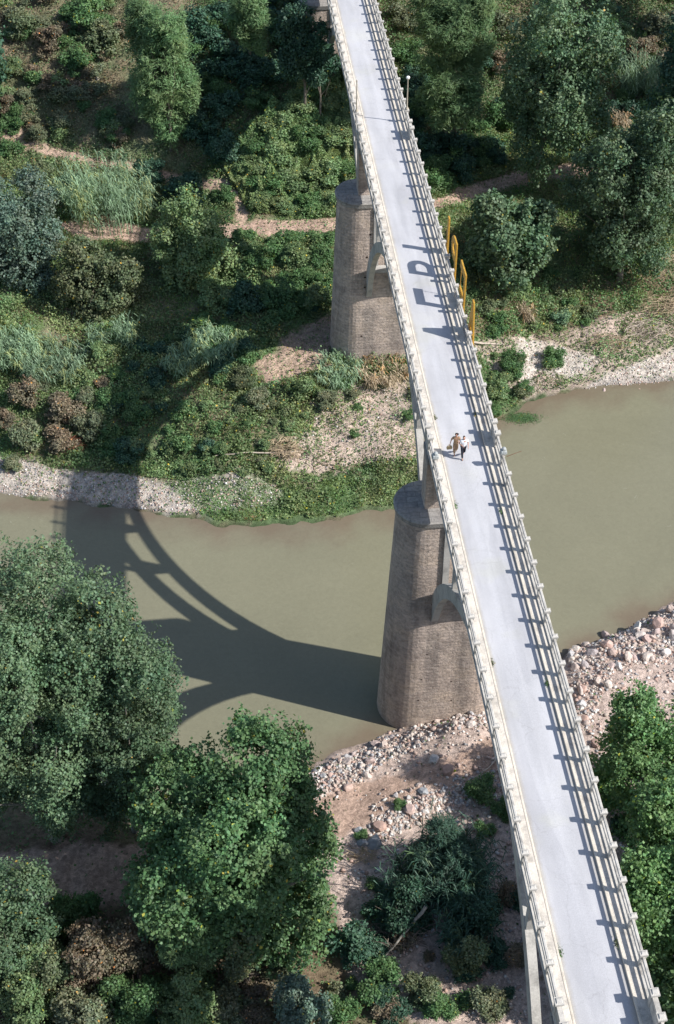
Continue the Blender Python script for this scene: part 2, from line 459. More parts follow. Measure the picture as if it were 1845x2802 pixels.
def crown_quads(seed, rx, ry, rz, cs, nleaf, ls, lw=.75, amp=.3, yellow=.008, needles=False, upb=.35, holes=.0):
    """leaves gathered in irregular clumps (size cs) through an uneven ellipsoidal envelope centred on the origin"""
    g = np.random.default_rng(seed)
    R3 = np.array([rx, ry, rz]); off = g.uniform(0, 500, 3)
    nt_ = nleaf // 4
    nm = 9 if max(rx, ry, rz) > 2.5 else 5
    ph = np.arange(nm) * 2.39996 + g.random() * 6; zc_ = np.linspace(-.62, .66, nm) + g.normal(size=nm) * .06
    rr_ = .50 * np.sqrt(np.clip(1 - (zc_ / 1.05) ** 2, .05, 1)) * g.uniform(.75, 1.2, nm)
    cen = np.stack([np.cos(ph) * rr_, np.sin(ph) * rr_, zc_], 1)
    mr = g.uniform(.40, .58, nm)
    P = np.zeros((0, 3)); D = np.zeros((0, 3))
    while len(P) < nt_:
        m = nt_ * 2
        d = norm(g.normal(size=(m, 3)))
        rho = 1 - np.abs(g.normal(size=m)) * .24 - .05; ok = rho > .15
        d = d[ok]; rho = rho[ok]
        ro = .98 + .7 * (fbm(d[:, 0] * 2.2 + off[0], d[:, 1] * 2.2 + off[1], d[:, 2] * 2.2 + off[2], oct=2) - .5) + .5 * (fbm(d[:, 0] * 5 + off[0], d[:, 1] * 5, d[:, 2] * 5, oct=2) - .5)
        wm = g.integers(nm, size=len(d))
        q = cen[wm] + d * (rho * ro * mr[wm])[:, None]
        # drop what lies deep inside a neighbouring mass
        dd = np.min(np.linalg.norm(q[:, None, :] - cen[None], axis=2) / mr[None] + (np.arange(nm)[None] == wm[:, None]) * 9, axis=1)
        kk = (dd > .62) | (g.random(len(d)) < .15)
        q = q[kk]; d = d[kk]
        p = q * R3
        nz = fbm(p[:, 0] / cs + off[1], p[:, 1] / cs + off[2], p[:, 2] / (cs * .8) + off[0], oct=3)
        thr = .47 + holes * .12
        k = g.random(len(p)) < np.clip((nz - thr) * 12 + .5, .03 * (1 - holes), 1)
        P = np.concatenate([P, p[k]]); D = np.concatenate([D, d[k]])
    P = P[:nt_]; D = D[:nt_]
    # outward direction of each clump from the noise gradient
    e = .12 * cs
    def nn(q): return fbm(q[:, 0] / cs + off[1], q[:, 1] / cs + off[2], q[:, 2] / (cs * .8) + off[0], oct=2)
    b0 = nn(P); G = -norm(np.stack([nn(P + np.array(a) * e) - b0 for a in ((1, 0, 0), (0, 1, 0), (0, 0, 1))], 1))
    C = np.repeat(P, 4, 0); Dn = np.repeat(norm(D * .7 + G * .55), 4, 0)
    tw = norm(g.normal(size=(nt_, 3)) + D * .8 + np.array([0, 0, .4])); tw = np.repeat(tw, 4, 0)
    n = len(C)
    C = C + tw * (g.random((n, 1)) - .3) * ls * 2.4 + g.normal(size=(n, 3)) * ls * .45
    lt = fbm(C[:, 0] / (cs * 2.2) + 9, C[:, 1] / (cs * 2.2), C[:, 2] / (cs * 2.2), oct=2)
    tt = (.72 + .56 * lt)[:, None] * np.stack([.85 + .3 * vnoise(C[:, 0] / (cs * 1.6), C[:, 1] / (cs * 1.6), C[:, 2]), np.ones(n), np.full(n, .98)], 1)
    Nn = norm(Dn * .75 + norm(g.normal(size=(n, 3))) * .8 + np.array([0, 0, upb]))
    s_ = ls * (.55 + .8 * g.random(n))
    if needles:
        V = leaves(C, Nn, s_ * 1.7, s_ * .3, g, norm(Dn + g.normal(size=(n, 3)) * .5 + np.array([0, 0, .3])))
    else:
        V = leaves(C, Nn, s_, s_ * lw, g)
    q = norm(g.normal(size=(70, 3))); c = q * R3 * g.uniform(.45, .9, (70, 1))
    return V, tints(n, g, amp, yellow, tt), c, None
def trunk_mb(H, r0, lobes, g, base=(0, 0, 0), lean=(0, 0), limbs=9, zc=0, twist=.3):
    mb = MB()
    pts = []; rad = []
    k = 7
    for i in range(k + 1):
        t = i / k
        pts.append((base[0] + lean[0] * t + math.sin(t * 5) * twist * t, base[1] + lean[1] * t + math.cos(t * 4) * twist * t, base[2] + H * t))
        rad.append(r0 * (1 - .78 * t) * (1.35 if i == 0 else 1))
    mb.tube(pts, rad, 8)
    idx = g.permutation(len(lobes))[:limbs]
    for j in idx:
        e = Vector(lobes[j])
        t = .3 + .6 * g.random()
        a = Vector(pts[int(t * k)])
        if e.z < a.z - 1: continue
        m_ = (a + e) * .5 + Vector((0, 0, -.12 * (e - a).length))
        mb.tube([a, m_, e], [r0 * .34, r0 * .2, r0 * .07], 5, False)
    return mb

# ------------------------------------------------------------------ ground zones painted as real ground cover
SOIL = np.array([.235, .165, .115]); HUMUS = np.array([.115, .095, .06]); GREEN = np.array([.11, .165, .075])
GRAVEL = np.array([.47, .42, .365]); PATH = np.array([.47, .335, .26]); SCRUB = np.array([.25, .215, .14]); PINK = np.array([.50, .395, .335])
DRYG = np.array([.30, .24, .15])
def zone(pts): return np.array([ground(x, y) for x, y in pts])
ZN = [  # (polygon in image points, colour, soft noise, strength)
    ([(-200, 1060), (60, 1072), (130, 1090), (300, 1105), (420, 1120), (560, 1100), (660, 1140), (640, 1175), (430, 1200), (150, 1160), (-200, 1140)], GRAVEL, .9, 1),
    ([(380, 1120), (700, 1130), (980, 1060), (985, 1175), (740, 1205), (500, 1220)], GREEN * 1.3, .8, .75),
    ([(730, 940), (860, 870), (985, 880), (990, 1075), (820, 1080), (700, 1110), (640, 1080), (690, 1010)], PINK * 1.05, 2.0, .85),
    ([(590, 850), (640, 815), (760, 805), (790, 850), (700, 870), (620, 900)], PATH * 1.0, .6, .9),
    ([(650, 790), (780, 720), (800, 810), (640, 820)], PATH * .8, .6, .9),
    ([(130, 520), (230, 500), (330, 530), (500, 530), (600, 512), (800, 505), (870, 500), (870, 545), (700, 548), (500, 558), (330, 565), (200, 560)], PATH, .35, 1),
    ([(490, 415), (545, 425), (580, 500), (570, 520), (545, 515), (545, 465), (500, 440)], PATH * 1.15, .3, .9),
    ([(-60, 230), (20, 250), (50, 290), (60, 330), (260, 375), (440, 410), (520, 440), (510, 455), (400, 420), (200, 385), (30, 350), (-60, 330)], PATH, .4, .9),
    ([(980, 475), (1080, 430), (1200, 400), (1330, 380), (1420, 400), (1330, 425), (1200, 430), (1060, 480), (960, 510)], PATH, .4, 1),
    ([(1010, 490), (1150, 440), (1340, 410), (1360, 480), (1330, 560), (1100, 560), (1020, 540)], GREEN * 1.4 * .5 + DRYG * .5, 1, .9),
    ([(1080, 640), (1250, 640), (1567, 640), (1700, 660), (1700, 780), (1300, 790), (1090, 780)], SOIL * .8, 1.1, .75),
    ([(1090, 790), (1200, 780), (1560, 700), (1800, 680), (1800, 850), (1540, 860), (1390, 890), (1230, 925), (1180, 900)], PINK, 1.2, .8),
    ([(1195, 790), (1250, 790), (1330, 815), (1400, 840), (1330, 880), (1250, 860), (1230, 900), (1195, 870)], GRAVEL * 1.12, .8, 1),
    ([(1380, 890), (1460, 850), (1560, 815), (1800, 790), (1800, 870), (1567, 885), (1400, 915), (1330, 920)], GRAVEL * 1.15, .6, 1),
    ([(540, 1840), (880, 1640), (1150, 1560), (1225, 1560), (1262, 2380), (1280, 2450), (1000, 2400), (820, 2300), (740, 1990), (540, 1930)], PINK * 1.05, .4, 1),
    ([(700, 1900), (770, 1840), (960, 1790), (1100, 1740), (1180, 1700), (1180, 1780), (1000, 1840), (880, 1900), (780, 1960)], PATH, .5, 1),
    ([(-100, 1990), (200, 1960), (420, 1950), (420, 2080), (220, 2110), (80, 2090), (-100, 2100)], PATH, .6, 1),
]
ZN.append(([(1228, 1540), (1265, 2380), (1284, 2480), (1750, 2500), (1750, 1330), (1560, 1385), (1300, 1510)], PINK * 1.05, .4, 1))
ZN = [(zone(p), c, s, a) for p, c, s, a in ZN]
def inpoly(x, y, poly):
    ins = np.zeros(x.shape, bool)
    j = len(poly) - 1
    for i in range(len(poly)):
        xi, yi = poly[i]; xj, yj = poly[j]
        c = ((yi > y) != (yj > y)) & (x < (xj - xi) * (y - yi) / (yj - yi + 1e-12) + xi)
        ins ^= c; j = i
    return ins
def ground_colour(X, Y):
    h = height(X, Y, False)
    n1 = fbm(X, Y, s=.22, oct=4); n2 = fbm(X + 50, Y + 9, s=.9, oct=4); n3 = fbm(X - 70, Y + 3, s=3.0, oct=2)
    far = (Y > 84 + X * .3)
    base = np.where(far[:, None], SCRUB, SOIL * .9)
    g = np.clip((n1 * .6 + n2 * .55 - .42) * 5, 0, 1)[:, None] * np.where(far, .95, .35)[:, None]
    c = base * (1 - g) + GREEN * g
    hill = np.clip((h - 8) / 3, 0, 1)[:, None] * far[:, None]
    c = c * (1 - hill * .5) + (SCRUB * .8) * hill * .5
    red = np.clip((fbm(X + 200, Y - 80, s=.3, oct=4) - .56) * 8, 0, 1)[:, None]
    c = c * (1 - red * .6) + SOIL * red * .6
    for poly, col, soft, a in ZN:
        wx = X + (n2 - .5) * 2.4 * soft + (n3 - .5) * 1.2 * soft; wy = Y + (fbm(X + 31, Y - 12, s=.9, oct=4) - .5) * 3.4 * soft
        m = inpoly(wx, wy, poly)
        m2 = inpoly(X, Y, poly)
        w = (m * .65 + m2 * .35) * a
        c = c * (1 - w[:, None]) + col * w[:, None]
    wet = np.clip(1 - h / .22, 0, 1)[:, None]
    c = c * (1 - wet * .45)
    c = c * (.82 + .36 * n3[:, None])
    return c

# ------------------------------------------------------------------ terrain mesh
def axis(lo, hi, step, ext, n=22):
    core = np.arange(lo, hi + 1e-6, step)
    g_ = np.geomspace(1, 1 + ext, n)[1:] - 1
    return np.concatenate([(lo - g_)[::-1], core, hi + g_])
xs = axis(-46, 46, .33, 900); ys = axis(30, 172, .33, 900)
GX, GY = np.meshgrid(xs, ys)
fx, fy = GX.ravel(), GY.ravel()
H = height(fx, fy)
nx, ny = len(xs), len(ys)
def grid_faces(nx, ny):
    i = np.arange(nx * ny).reshape(ny, nx)
    return np.stack([i[:-1, :-1], i[:-1, 1:], i[1:, 1:], i[1:, :-1]], -1).reshape(-1, 4)
def grid_mesh(name, V, nx, ny, m, kind, cols=None):
    f = grid_faces(nx, ny)
    me = bpy.data.meshes.new(name)
    me.vertices.add(len(V)); me.vertices.foreach_set('co', V.astype(np.float32).ravel())
    me.loops.add(f.size); me.loops.foreach_set('vertex_index', f.astype(np.int32).ravel())
    me.polygons.add(len(f))
    me.polygons.foreach_set('loop_start', np.arange(0, f.size, 4, dtype=np.int32))
    me.polygons.foreach_set('loop_total', np.full(len(f), 4, np.int32))
    me.update(calc_edges=True)
    if cols is not None:
        a = me.attributes.new('col', 'FLOAT_COLOR', 'POINT')
        a.data.foreach_set('color', np.concatenate([cols, np.ones((len(V), 1))], 1).astype(np.float32).ravel())
    me.polygons.foreach_set('use_smooth', np.ones(len(f), bool))
    me.materials.append(m)
    o = bpy.data.objects.new(name, me); link(o); o['kind'] = kind
    return o
def make_ground():
    m, nt, p, o = mat('river_bank_ground')
    co = objco(nt)
    at_ = N(nt, 'ShaderNodeAttribute', attribute_name='col')
    a = noise(nt, 2.2, 6, .75, co); b = noise(nt, 11, 5, .8, co)
    v = N(nt, 'ShaderNodeTexVoronoi'); v.inputs['Scale'].default_value = 4.5
    nt.links.new(co, v.inputs['Vector'])
    bw = N(nt, 'ShaderNodeRGBToBW'); nt.links.new(v.outputs['Color'], bw.inputs[0])
    c = mul(nt, at_.outputs[0], ramp(nt, a.outputs[0], [(.32, .62), (.5, 1), (.7, 1.3)]).outputs[0])
    c = mul(nt, c, ramp(nt, b.outputs[0], [(.3, .65), (.65, 1.25)]).outputs[0])
    c = mul(nt, c, ramp(nt, bw.outputs[0], [(.1, .75), (.8, 1.3)]).outputs[0], .8)
    nt.links.new(c, p.inputs['Base Color'])
    p.inputs['Roughness'].default_value = 1
    p.inputs['Specular IOR Level'].default_value = .1
    ad = N(nt, 'ShaderNodeMath', operation='ADD'); nt.links.new(a.outputs[0], ad.inputs[0]); nt.links.new(b.outputs[0], ad.inputs[1])
    bump(nt, p, ad.outputs[0], .8, .16)
    return m
M['ground'] = make_ground()
V = np.stack([fx, fy, H], 1)
grid_mesh('ground', V, nx, ny, M['ground'], 'structure', ground_colour(fx, fy))

# water: one murky sheet, browner where the bed is shallow
def make_water():
    m, nt, p, o = mat('murky_river_water')
    co = objco(nt)
    at_ = N(nt, 'ShaderNodeAttribute', attribute_name='col')
    a = noise(nt, .12, 4, .6, co, .6)
    c = mul(nt, at_.outputs[0], ramp(nt, a.outputs[0], [(.3, .95), (.7, 1.05)]).outputs[0])
    fl = noise(nt, 2.6, 6, .8, co, 1.0)
    c = mul(nt, c, ramp(nt, fl.outputs[0], [(.35, .93), (.62, 1.05)]).outputs[0])
    foam = noise(nt, .8, 8, .85, co, 2.0)
    c = mul(nt, c, (.40, .39, .31), ramp(nt, foam.outputs[0], [(.63, 0.0), (.70, .6)]).outputs[0], 'MIX')
    nt.links.new(c, p.inputs['Base Color'])
    p.inputs['Roughness'].default_value = .12
    p.inputs['IOR'].default_value = 1.33
    p.inputs['Specular IOR Level'].default_value = .5
    mp = N(nt, 'ShaderNodeMapping'); mp.inputs['Scale'].default_value = (1.0, 2.2, 1); mp.inputs['Rotation'].default_value = (0, 0, R(18))
    nt.links.new(co, mp.inputs[0])
    w1 = noise(nt, 1.6, 4, .6, mp.outputs[0], .5)
    bump(nt, p, w1.outputs[0], .35, .05)
    return m
M['water'] = make_water()
wx_ = axis(-46, 46, .5, 880); wy_ = axis(40, 125, .5, 900)
WX, WY = np.meshgrid(wx_, wy_); wfx, wfy = WX.ravel(), WY.ravel()
depth = -height(wfx, wfy, False)
dj = depth + (fbm(wfx, wfy, s=.5, oct=4) - .5) * .9
k1 = np.clip(dj / .8, 0, 1)[:, None]
DEEP = np.array([.198, .190, .128]); MID = np.array([.185, .168, .115]); SHAL = np.array([.165, .132, .092])
wc = np.where(k1 < .5, SHAL + (MID - SHAL) * k1 * 2, MID + (DEEP - MID) * (k1 - .5) * 2)
grid_mesh('water', np.stack([wfx, wfy, np.zeros_like(wfx)], 1), len(wx_), len(wy_), M['water'], 'structure', wc)

# ================================================================== BRIDGE
AZ = R(5.758)
BN = np.array([math.cos(AZ), math.sin(AZ)]); BD = np.array([-math.sin(AZ), math.cos(AZ)])
NC, TA, ZD = 14.45, 66.0, 25.45           # axis of the deck, pier position, road level
SC = 14.22 - NC                           # centre line of the piers below
def bw(t, n, z=0):                        # bridge coordinates -> world
    p = BD * t + BN * n
    return (p[0], p[1], z)
ROOT = empty('arch_bridge', bw(TA, NC, 0), AZ, label='long narrow concrete arch bridge on tall stone piers crossing the river', cat='bridge')
# local frame: x = n - NC, y = t - TA, z = height
SPAN = 38.2
PIERS = [-2, -1, 0, 1, 2, 3]
T0, T1 = -2 * SPAN, 3 * SPAN
def piece(n0, n1, t0, t1, z0, z1, mb=None, **k):
    mb = mb or MB(); mb.box(n0 - NC, n1 - NC, t0 - TA, t1 - TA, z0, z1, **k); return mb
ta, tb = TA + T0 - 3, TA + T1 - 2
# roadway and footways
mb = MB()
ny_ = 150
for i in range(ny_):
    y0 = ta - TA + (tb - ta) * i / ny_; y1 = ta - TA + (tb - ta) * (i + 1) / ny_
    mb.add([(13.10 - NC, y0, ZD), (14.45 - NC, y0, ZD + .035), (15.85 - NC, y0, ZD), (15.85 - NC, y1, ZD), (14.45 - NC, y1, ZD + .035), (13.10 - NC, y1, ZD)], [(0, 1, 4, 5), (1, 2, 3, 4)])
road = mb.build('roadway', M['road'], ROOT)
piece(12.30, 16.62, ta, tb, ZD - .38, ZD - .02).build('deck_slab', M['concrete'], ROOT)
for a, b in ((12.22, 12.98), (15.98, 16.70)):
    piece(a, b, ta, tb, ZD - .015, ZD + .11).build('footway', M['walk'], ROOT)
for a, b in ((12.983, 13.10), (15.85, 15.977)):
    piece(a, b, ta, tb, ZD - .012, ZD + .125).build('kerb', M['kerb'], ROOT, bevel=.02)
for a, b in ((12.42, 12.72), (16.15, 16.45)):
    piece(a, b, ta, tb, ZD - .85, ZD - .383).build('edge_beam', M['concrete_arch'], ROOT)
# joints across the deck
# cross beams
mb = MB()
t = ta + 1
while t < tb:
    piece(12.724, 16.146, t, t + .25, ZD - .75, ZD - .384, mb); t += 1.86
mb.build('cross_beams', M['concrete_arch'], ROOT)

# parapets
post_me = None
def post_mesh():
    mb = MB()
    mb.box(-.10, .10, -.10, .10, 0, .98)
    mb.box(-.155, .155, -.105, .105, .80, .985, 0)
    mb.box(-.185, .185, -.13, .13, .99, 1.09, 0)
    mb.box(-.14, .14, -.10, .10, 1.09, 1.13, .05)
    o = mb.build('parapet_post', M['concrete_rail'], None)
    me = o.data; bpy.data.objects.remove(o); return me
post_me = post_mesh()
def pillar_mesh():
    mb = MB()
    mb.box(-.14, .14, -.14, .14, 0, 1.03)
    mb.box(-.20, .20, -.19, .19, 1.03, 1.14, 0)
    mb.box(-.15, .15, -.14, .14, 1.14, 1.19, .04)
    o = mb.build('parapet_pillar', M['concrete_rail'], None)
    me = o.data; bpy.data.objects.remove(o); return me
pillar_me = pillar_mesh()
posts_t = []; pillars_t = []
for k in range(-2, 3):
    c = TA + k * SPAN
    a, b = c + .56, c + SPAN - .56
    n = 20
    for i in range(1, n): posts_t.append(a + (b - a) * i / n)
for k in range(-2, 4):
    c = TA + k * SPAN
    pillars_t += [c - .56, c + .56]
for side, n_ in (('left', 12.37), ('right', 16.54)):
    par = piece(n_ - .09, n_ + .09, ta, tb, ZD + .112, ZD + .20).build('parapet', M['concrete_rail'], ROOT)
    piece(n_ - .072, n_ + .072, ta, tb, ZD + .915, ZD + 1.03).build('top_rail', M['concrete_rail'], par, bevel=.025)
    piece(n_ - .055, n_ + .055, ta, tb, ZD + .42, ZD + .56).build('lower_rail', M['concrete_rail'], par, bevel=.02)
    vis = [t for t in posts_t if 26 < t < 118]
    rest = [t for t in posts_t if not 26 < t < 118]
    for t in vis:
        share('parapet_post', post_me, par, (n_ - NC, t - TA, ZD + .11), (random.uniform(-.008, .008), random.uniform(-.01, .01), 0))
    mb = MB()
    for t in rest:
        mb.box(n_ - NC - .10, n_ - NC + .10, t - TA - .10, t - TA + .10, ZD + .11, ZD + 1.09)
        mb.box(n_ - NC - .185, n_ - NC + .185, t - TA - .13, t - TA + .13, ZD + 1.093, ZD + 1.2)
    o = mb.build('parapet_post_row', M['concrete_rail'], par); o['kind'] = 'stuff'
    for t in pillars_t:
        share('parapet_pillar', pillar_me, par, (n_ - NC, t - TA, ZD + .11))
    mb = MB()
    for k in PIERS:
        c = TA + k * SPAN
        mb.box(n_ - NC - .115, n_ - NC + .115, c - .42 - TA, c + .42 - TA, ZD + .115, ZD + 1.06)
        mb.build('parapet_panel', M['concrete_rail'], par)
        mb = MB()

# piers ------------------------------------------------------------
def stadium(r, a, n=14):
    """outline with round ends on -x and +x; half length a, radius r"""
    pts = []
    for i in range(n + 1):
        th = PI / 2 + PI * i / n
        pts.append((-(a - r) + r * math.cos(th), r * math.sin(th)))
    for i in range(n + 1):
        th = -PI / 2 + PI * i / n
        pts.append(((a - r) + r * math.cos(th), r * math.sin(th)))
    return pts
def lofted(name, m, parent, secs, top=True, subdiv=1):
    """secs: list of (z, outline); uv = running length / height"""
    me = bpy.data.meshes.new(name)
    bm = bmesh.new(); uvl = bm.loops.layers.uv.new('UVMap')
    rings = []
    n = len(secs[0][1])
    lens = [0]
    o0 = secs[len(secs) // 2][1]
    for i in range(n):
        a, b = o0[i], o0[(i + 1) % n]
        lens.append(lens[-1] + math.hypot(a[0] - b[0], a[1] - b[1]))
    for z, o_ in secs: rings.append([bm.verts.new((x, y, z)) for x, y in o_])
    for s in range(len(secs) - 1):
        for i in range(n):
            f = bm.faces.new([rings[s][i], rings[s][(i + 1) % n], rings[s + 1][(i + 1) % n], rings[s + 1][i]])
            for l, u, z in zip(f.loops, (lens[i], lens[i + 1], lens[i + 1], lens[i]), (secs[s][0], secs[s][0], secs[s + 1][0], secs[s + 1][0])):
                l[uvl].uv = (u, z)
    if top:
        f = bm.faces.new(rings[-1])
        for l in f.loops: l[uvl].uv = (l.vert.co.x, l.vert.co.y)
        f = bm.faces.new(rings[0][::-1])
        for l in f.loops: l[uvl].uv = (l.vert.co.x, l.vert.co.y)
    bmesh.ops.recalc_face_normals(bm, faces=bm.faces)
    bm.to_mesh(me); bm.free(); me.materials.append(m)
    o = bpy.data.objects.new(name, me); link(o, parent)
    return o
CAPZ = 20.72
def pier(k, zbase):
    y = k * SPAN
    secs = []
    for i in range(9):
        z = zbase + (CAPZ - .5 - zbase) * i / 8
        u = (CAPZ - .5 - z) / 20.2
        r = 1.92 + .66 * u; a = 3.72 + .85 * u
        secs.append((z, [(x + SC, yy + y) for x, yy in stadium(r, a, 22)]))
    shaft = lofted('pier', M['stone'], ROOT, secs)
    lofted('cap_stone', M['cap'], shaft, [(CAPZ - .497, [(x + SC, yy + y) for x, yy in stadium(2.02, 3.84, 22)]), (CAPZ - .1, [(x + SC, yy + y) for x, yy in stadium(2.08, 3.90, 22)]), (CAPZ, [(x + SC, yy + y) for x, yy in stadium(2.0, 3.80, 22)])])
    def rect(x0, x1, y0, y1): return [(x0, y0), (x1, y0), (x1, y1), (x0, y1)]
    lofted('upper_pier', M['stone'], shaft, [(CAPZ + .003, rect(SC - 2.0, SC + 2.0, y - .72, y + .72)), (ZD - .86, rect(SC - 1.98, SC + 1.98, y - .70, y + .70))])
    lofted('bearing_block', M['cap'], shaft, [(ZD - .857, rect(SC - 2.0, SC + 2.2, y - .85, y + .85)), (ZD - .39, rect(SC - 2.0, SC + 2.25, y - .9, y + .9))])
    # putlog holes
    mb = MB()
    for (nn, zz) in (((-1.1, 17.6), (-1.35, 15.4), (-1.5, 13.4), (-1.5, 12.4), (-1.75, 7.3)) if k == 1 else ((-1.35, 13.1), (-1.8, 5.6), (.35, 5.2), (-1.95, 3.4), (.45, 3.1), (-1.5, 8.2))):
        if zz > zbase + 1.5:
            u = (CAPZ - .5 - zz) / 20.2
            hs = .085 if k == 1 else .055
            mb.box(SC + nn - hs, SC + nn + hs, y - (1.92 + .66 * u) - .012, y - (1.92 + .66 * u) + .1, zz, zz + hs * 1.7)
    if mb.v: mb.build('putlog_holes', M['hair'], shaft)
    return shaft
ZB = {-2: 2.5, -1: 1.0, 0: -1.5, 1: 2.0, 2: 10.0, 3: 22.0}
for k in PIERS[:-1]: pier(k, ZB[k])

# arches -------------------------------------------------------------
RI, RE, ZC = 17.69, 19.05, 5.95     # inner and outer radius, centre height
def re_(a, ti): return RI + .62 + .68 * (abs(a) / ti) ** 1.5
ZX = 14.25                                 # height where the back of the rib meets the pier
def ztop(dx):
    a = math.atan2(dx, math.sqrt(max(RI ** 2 - dx ** 2, 1)))
    for _ in range(12):
        r = re_(a, math.asin(17.05 / RI)); a = math.asin(min(.999, dx / r))
    return ZC + r * math.cos(a)
def arch(k):
    ymid = k * SPAN + SPAN / 2
    half = 17.05
    ribs = []
    for x0 in (12.85 - NC, 15.28 - NC):
        mb = MB()
        pts_i = []; pts_e = []
        n = 34
        ti = math.asin(half / RI)
        te = ti
        for i in range(n + 1):
            a = -ti + 2 * ti * i / n; pts_i.append((ymid + RI * math.sin(a), ZC + RI * math.cos(a)))
            b = -te + 2 * te * i / n; pts_e.append((ymid + re_(b, ti) * math.sin(b), ZC + re_(b, ti) * math.cos(b)))
        pts_i[0] = (ymid - half - .3, pts_i[0][1]); pts_i[n] = (ymid + half + .3, pts_i[n][1])
        pts_e[0] = (ymid - half - .3, ZX + .4); pts_e[n] = (ymid + half + .3, ZX + .4)
        vs = []; fs = []
        for i in range(n + 1):
            (yi, zi), (ye, ze) = pts_i[i], pts_e[i]
            vs += [(x0, yi, zi), (x0 + .47, yi, zi), (x0 + .47, ye, ze), (x0, ye, ze)]
        for i in range(n):
            b = i * 4
            for q in range(4): fs.append((b + q, b + (q + 1) % 4, b + 4 + (q + 1) % 4, b + 4 + q))
        fs.append((0, 1, 2, 3)); fs.append((n * 4 + 3, n * 4 + 2, n * 4 + 1, n * 4))
        mb.add(vs, fs)
        ribs.append(mb.build('arch_rib', M['concrete_arch'], ROOT))
    # struts between the ribs and columns up to the deck
    for s in (-1, 1):
        for dx in (3.2, 7.4, 11.4):
            yc = ymid + s * dx
            zt = ztop(dx); zb = ZC + math.sqrt(RI ** 2 - dx ** 2)
            mb = MB()
            mb.box(12.85 - NC + .503, 15.28 - NC - .003, yc - .28, yc + .28, zb + .15, zt - .12)
            mb.build('rib_strut', M['concrete_arch'], ROOT)
            if zt < ZD - 1.3:
                for x0 in (12.90 - NC, 15.30 - NC):
                    mb = MB(); mb.box(x0, x0 + .4, yc - .2, yc + .2, zt - .15, ZD - .384)
                    mb.build('spandrel_column', M['concrete_arch'], ROOT)
        # slab on the springing and shallow pilasters standing on it against the pier
        yp = ymid + s * 16.75
        mb = MB(); mb.box(12.85 - NC + .503, 15.28 - NC - .003, yp - .45, yp + .45, ZX + .05, ZX + .37)
        mb.build('rib_strut', M['concrete_arch'], ROOT)
        for x0 in (13.42 - NC, 14.72 - NC):
            mb = MB()
            yf = ymid + s * (SPAN / 2 - 2.12); yt = ymid + s * (SPAN / 2 - 1.92)
            a, b = (yf - s * .14, yf + s * .35), (yt - s * .14, yt + s * .35)
            mb.add([(x0, a[0], ZX + .2), (x0 + .42, a[0], ZX + .2), (x0 + .42, a[1], ZX + .2), (x0, a[1], ZX + .2),
                    (x0, b[0], CAPZ - .5), (x0 + .42, b[0], CAPZ - .5), (x0 + .42, b[1], CAPZ - .5), (x0, b[1], CAPZ - .5)],
                   [(3, 2, 1, 0), (4, 5, 6, 7), (0, 1, 5, 4), (1, 2, 6, 5), (2, 3, 7, 6), (3, 0, 4, 7)])
            mb.build('pilaster', M['concrete_arch'], ROOT)
for k in (-2, -1, 0, 1): arch(k)
# abutment wall where the deck meets the hill
def rect(x0, x1, y0, y1): return [(x0, y0), (x1, y0), (x1, y1), (x0, y1)]
lofted('abutment', M['stone'], ROOT, [(8, rect(-2.6, 2.6, 2 * SPAN + 2.2, 3 * SPAN + 4)), (ZD - .4, rect(-2.1, 2.15, 2 * SPAN + 2.6, 3 * SPAN + 4))])

# ================================================================== street lamps on the parapet
def lamp(n_, t_, globe, label, h=2.55):
    z0 = ZD + 1.30
    e = empty('street_lamp', bw(t_, n_, z0), AZ, label=label, cat='street lamp', group='lamps on the bridge parapet')
    mb = MB()
    mb.tube([(0, 0, 0), (0, 0, .12), (0, 0, .2), (0, 0, h)], [.11, .09, .06, .04], 10)
    mb.build('pole', M['lamp_pole'], e, smooth=False)
    mb = MB(); mb.tube([(0, 0, -.005), (0, 0, .06)], [.16, .13], 10); mb.build('base_plate', M['lamp_pole'], e)
    if globe:
        mb = MB(); mb.tube([(0, 0, h - .02), (0, 0, h + .05), (0, 0, h + .09)], [.05, .12, .12], 12); mb.build('lamp_collar', M['lamp_pole'], e)
        bm = bmesh.new(); bmesh.ops.create_uvsphere(bm, u_segments=16, v_segments=10, radius=.16)
        for v in bm.verts: v.co.z = v.co.z * .8 + h + .18
        me = bpy.data.meshes.new('globe'); bm.to_mesh(me); bm.free(); me.materials.append(M['globe'])
        for p in me.polygons: p.use_smooth = True
        share('globe', me, e)
    else:
        mb = MB(); mb.tube([(0, 0, h - .02), (0, 0, h + .10), (0, 0, h + .2)], [.045, .06, .02], 8); mb.build('bare_socket', M['lamp_pole'], e)
    return e
lamp(16.54, 106.62, True, 'slim street lamp with a white globe on the right parapet')
lamp(12.37, 106.62, False, 'slim lamp post without a globe on the left parapet')
def stump(n_, t_, label):
    z0 = ZD + 1.245
    e = empty('broken_lamp_base', bw(t_, n_, z0), AZ, label=label, cat='lamp base', group='broken lamp bases above the pier')
    mb = MB(); mb.box(-.2, .2, -.2, .2, 0, .22, .02); mb.build('plinth', M['broken'], e, bevel=.03)
    mb = MB(); mb.tube([(0, 0, .22), (0.02, 0, .34), (.03, .02, .42)], [.15, .14, .07], 7); mb.build('broken_stub', M['broken'], e)
    return e
stump(16.54, 63.5, 'grey broken lamp base on the right parapet beside a sticking out rod')
stump(12.37, 63.5, 'grey broken lamp base on the left parapet near the two walkers')
e = MB(); e.tube([(0, 0, 0), (.9, .35, .12)], [.02, .012], 5)
o = e.build('metal_rod', M['rust'], None); o.location = bw(63.3, 16.72, ZD + 1.1)
props(o, 'thin rod sticking out over the water from the right parapet', 'rod')

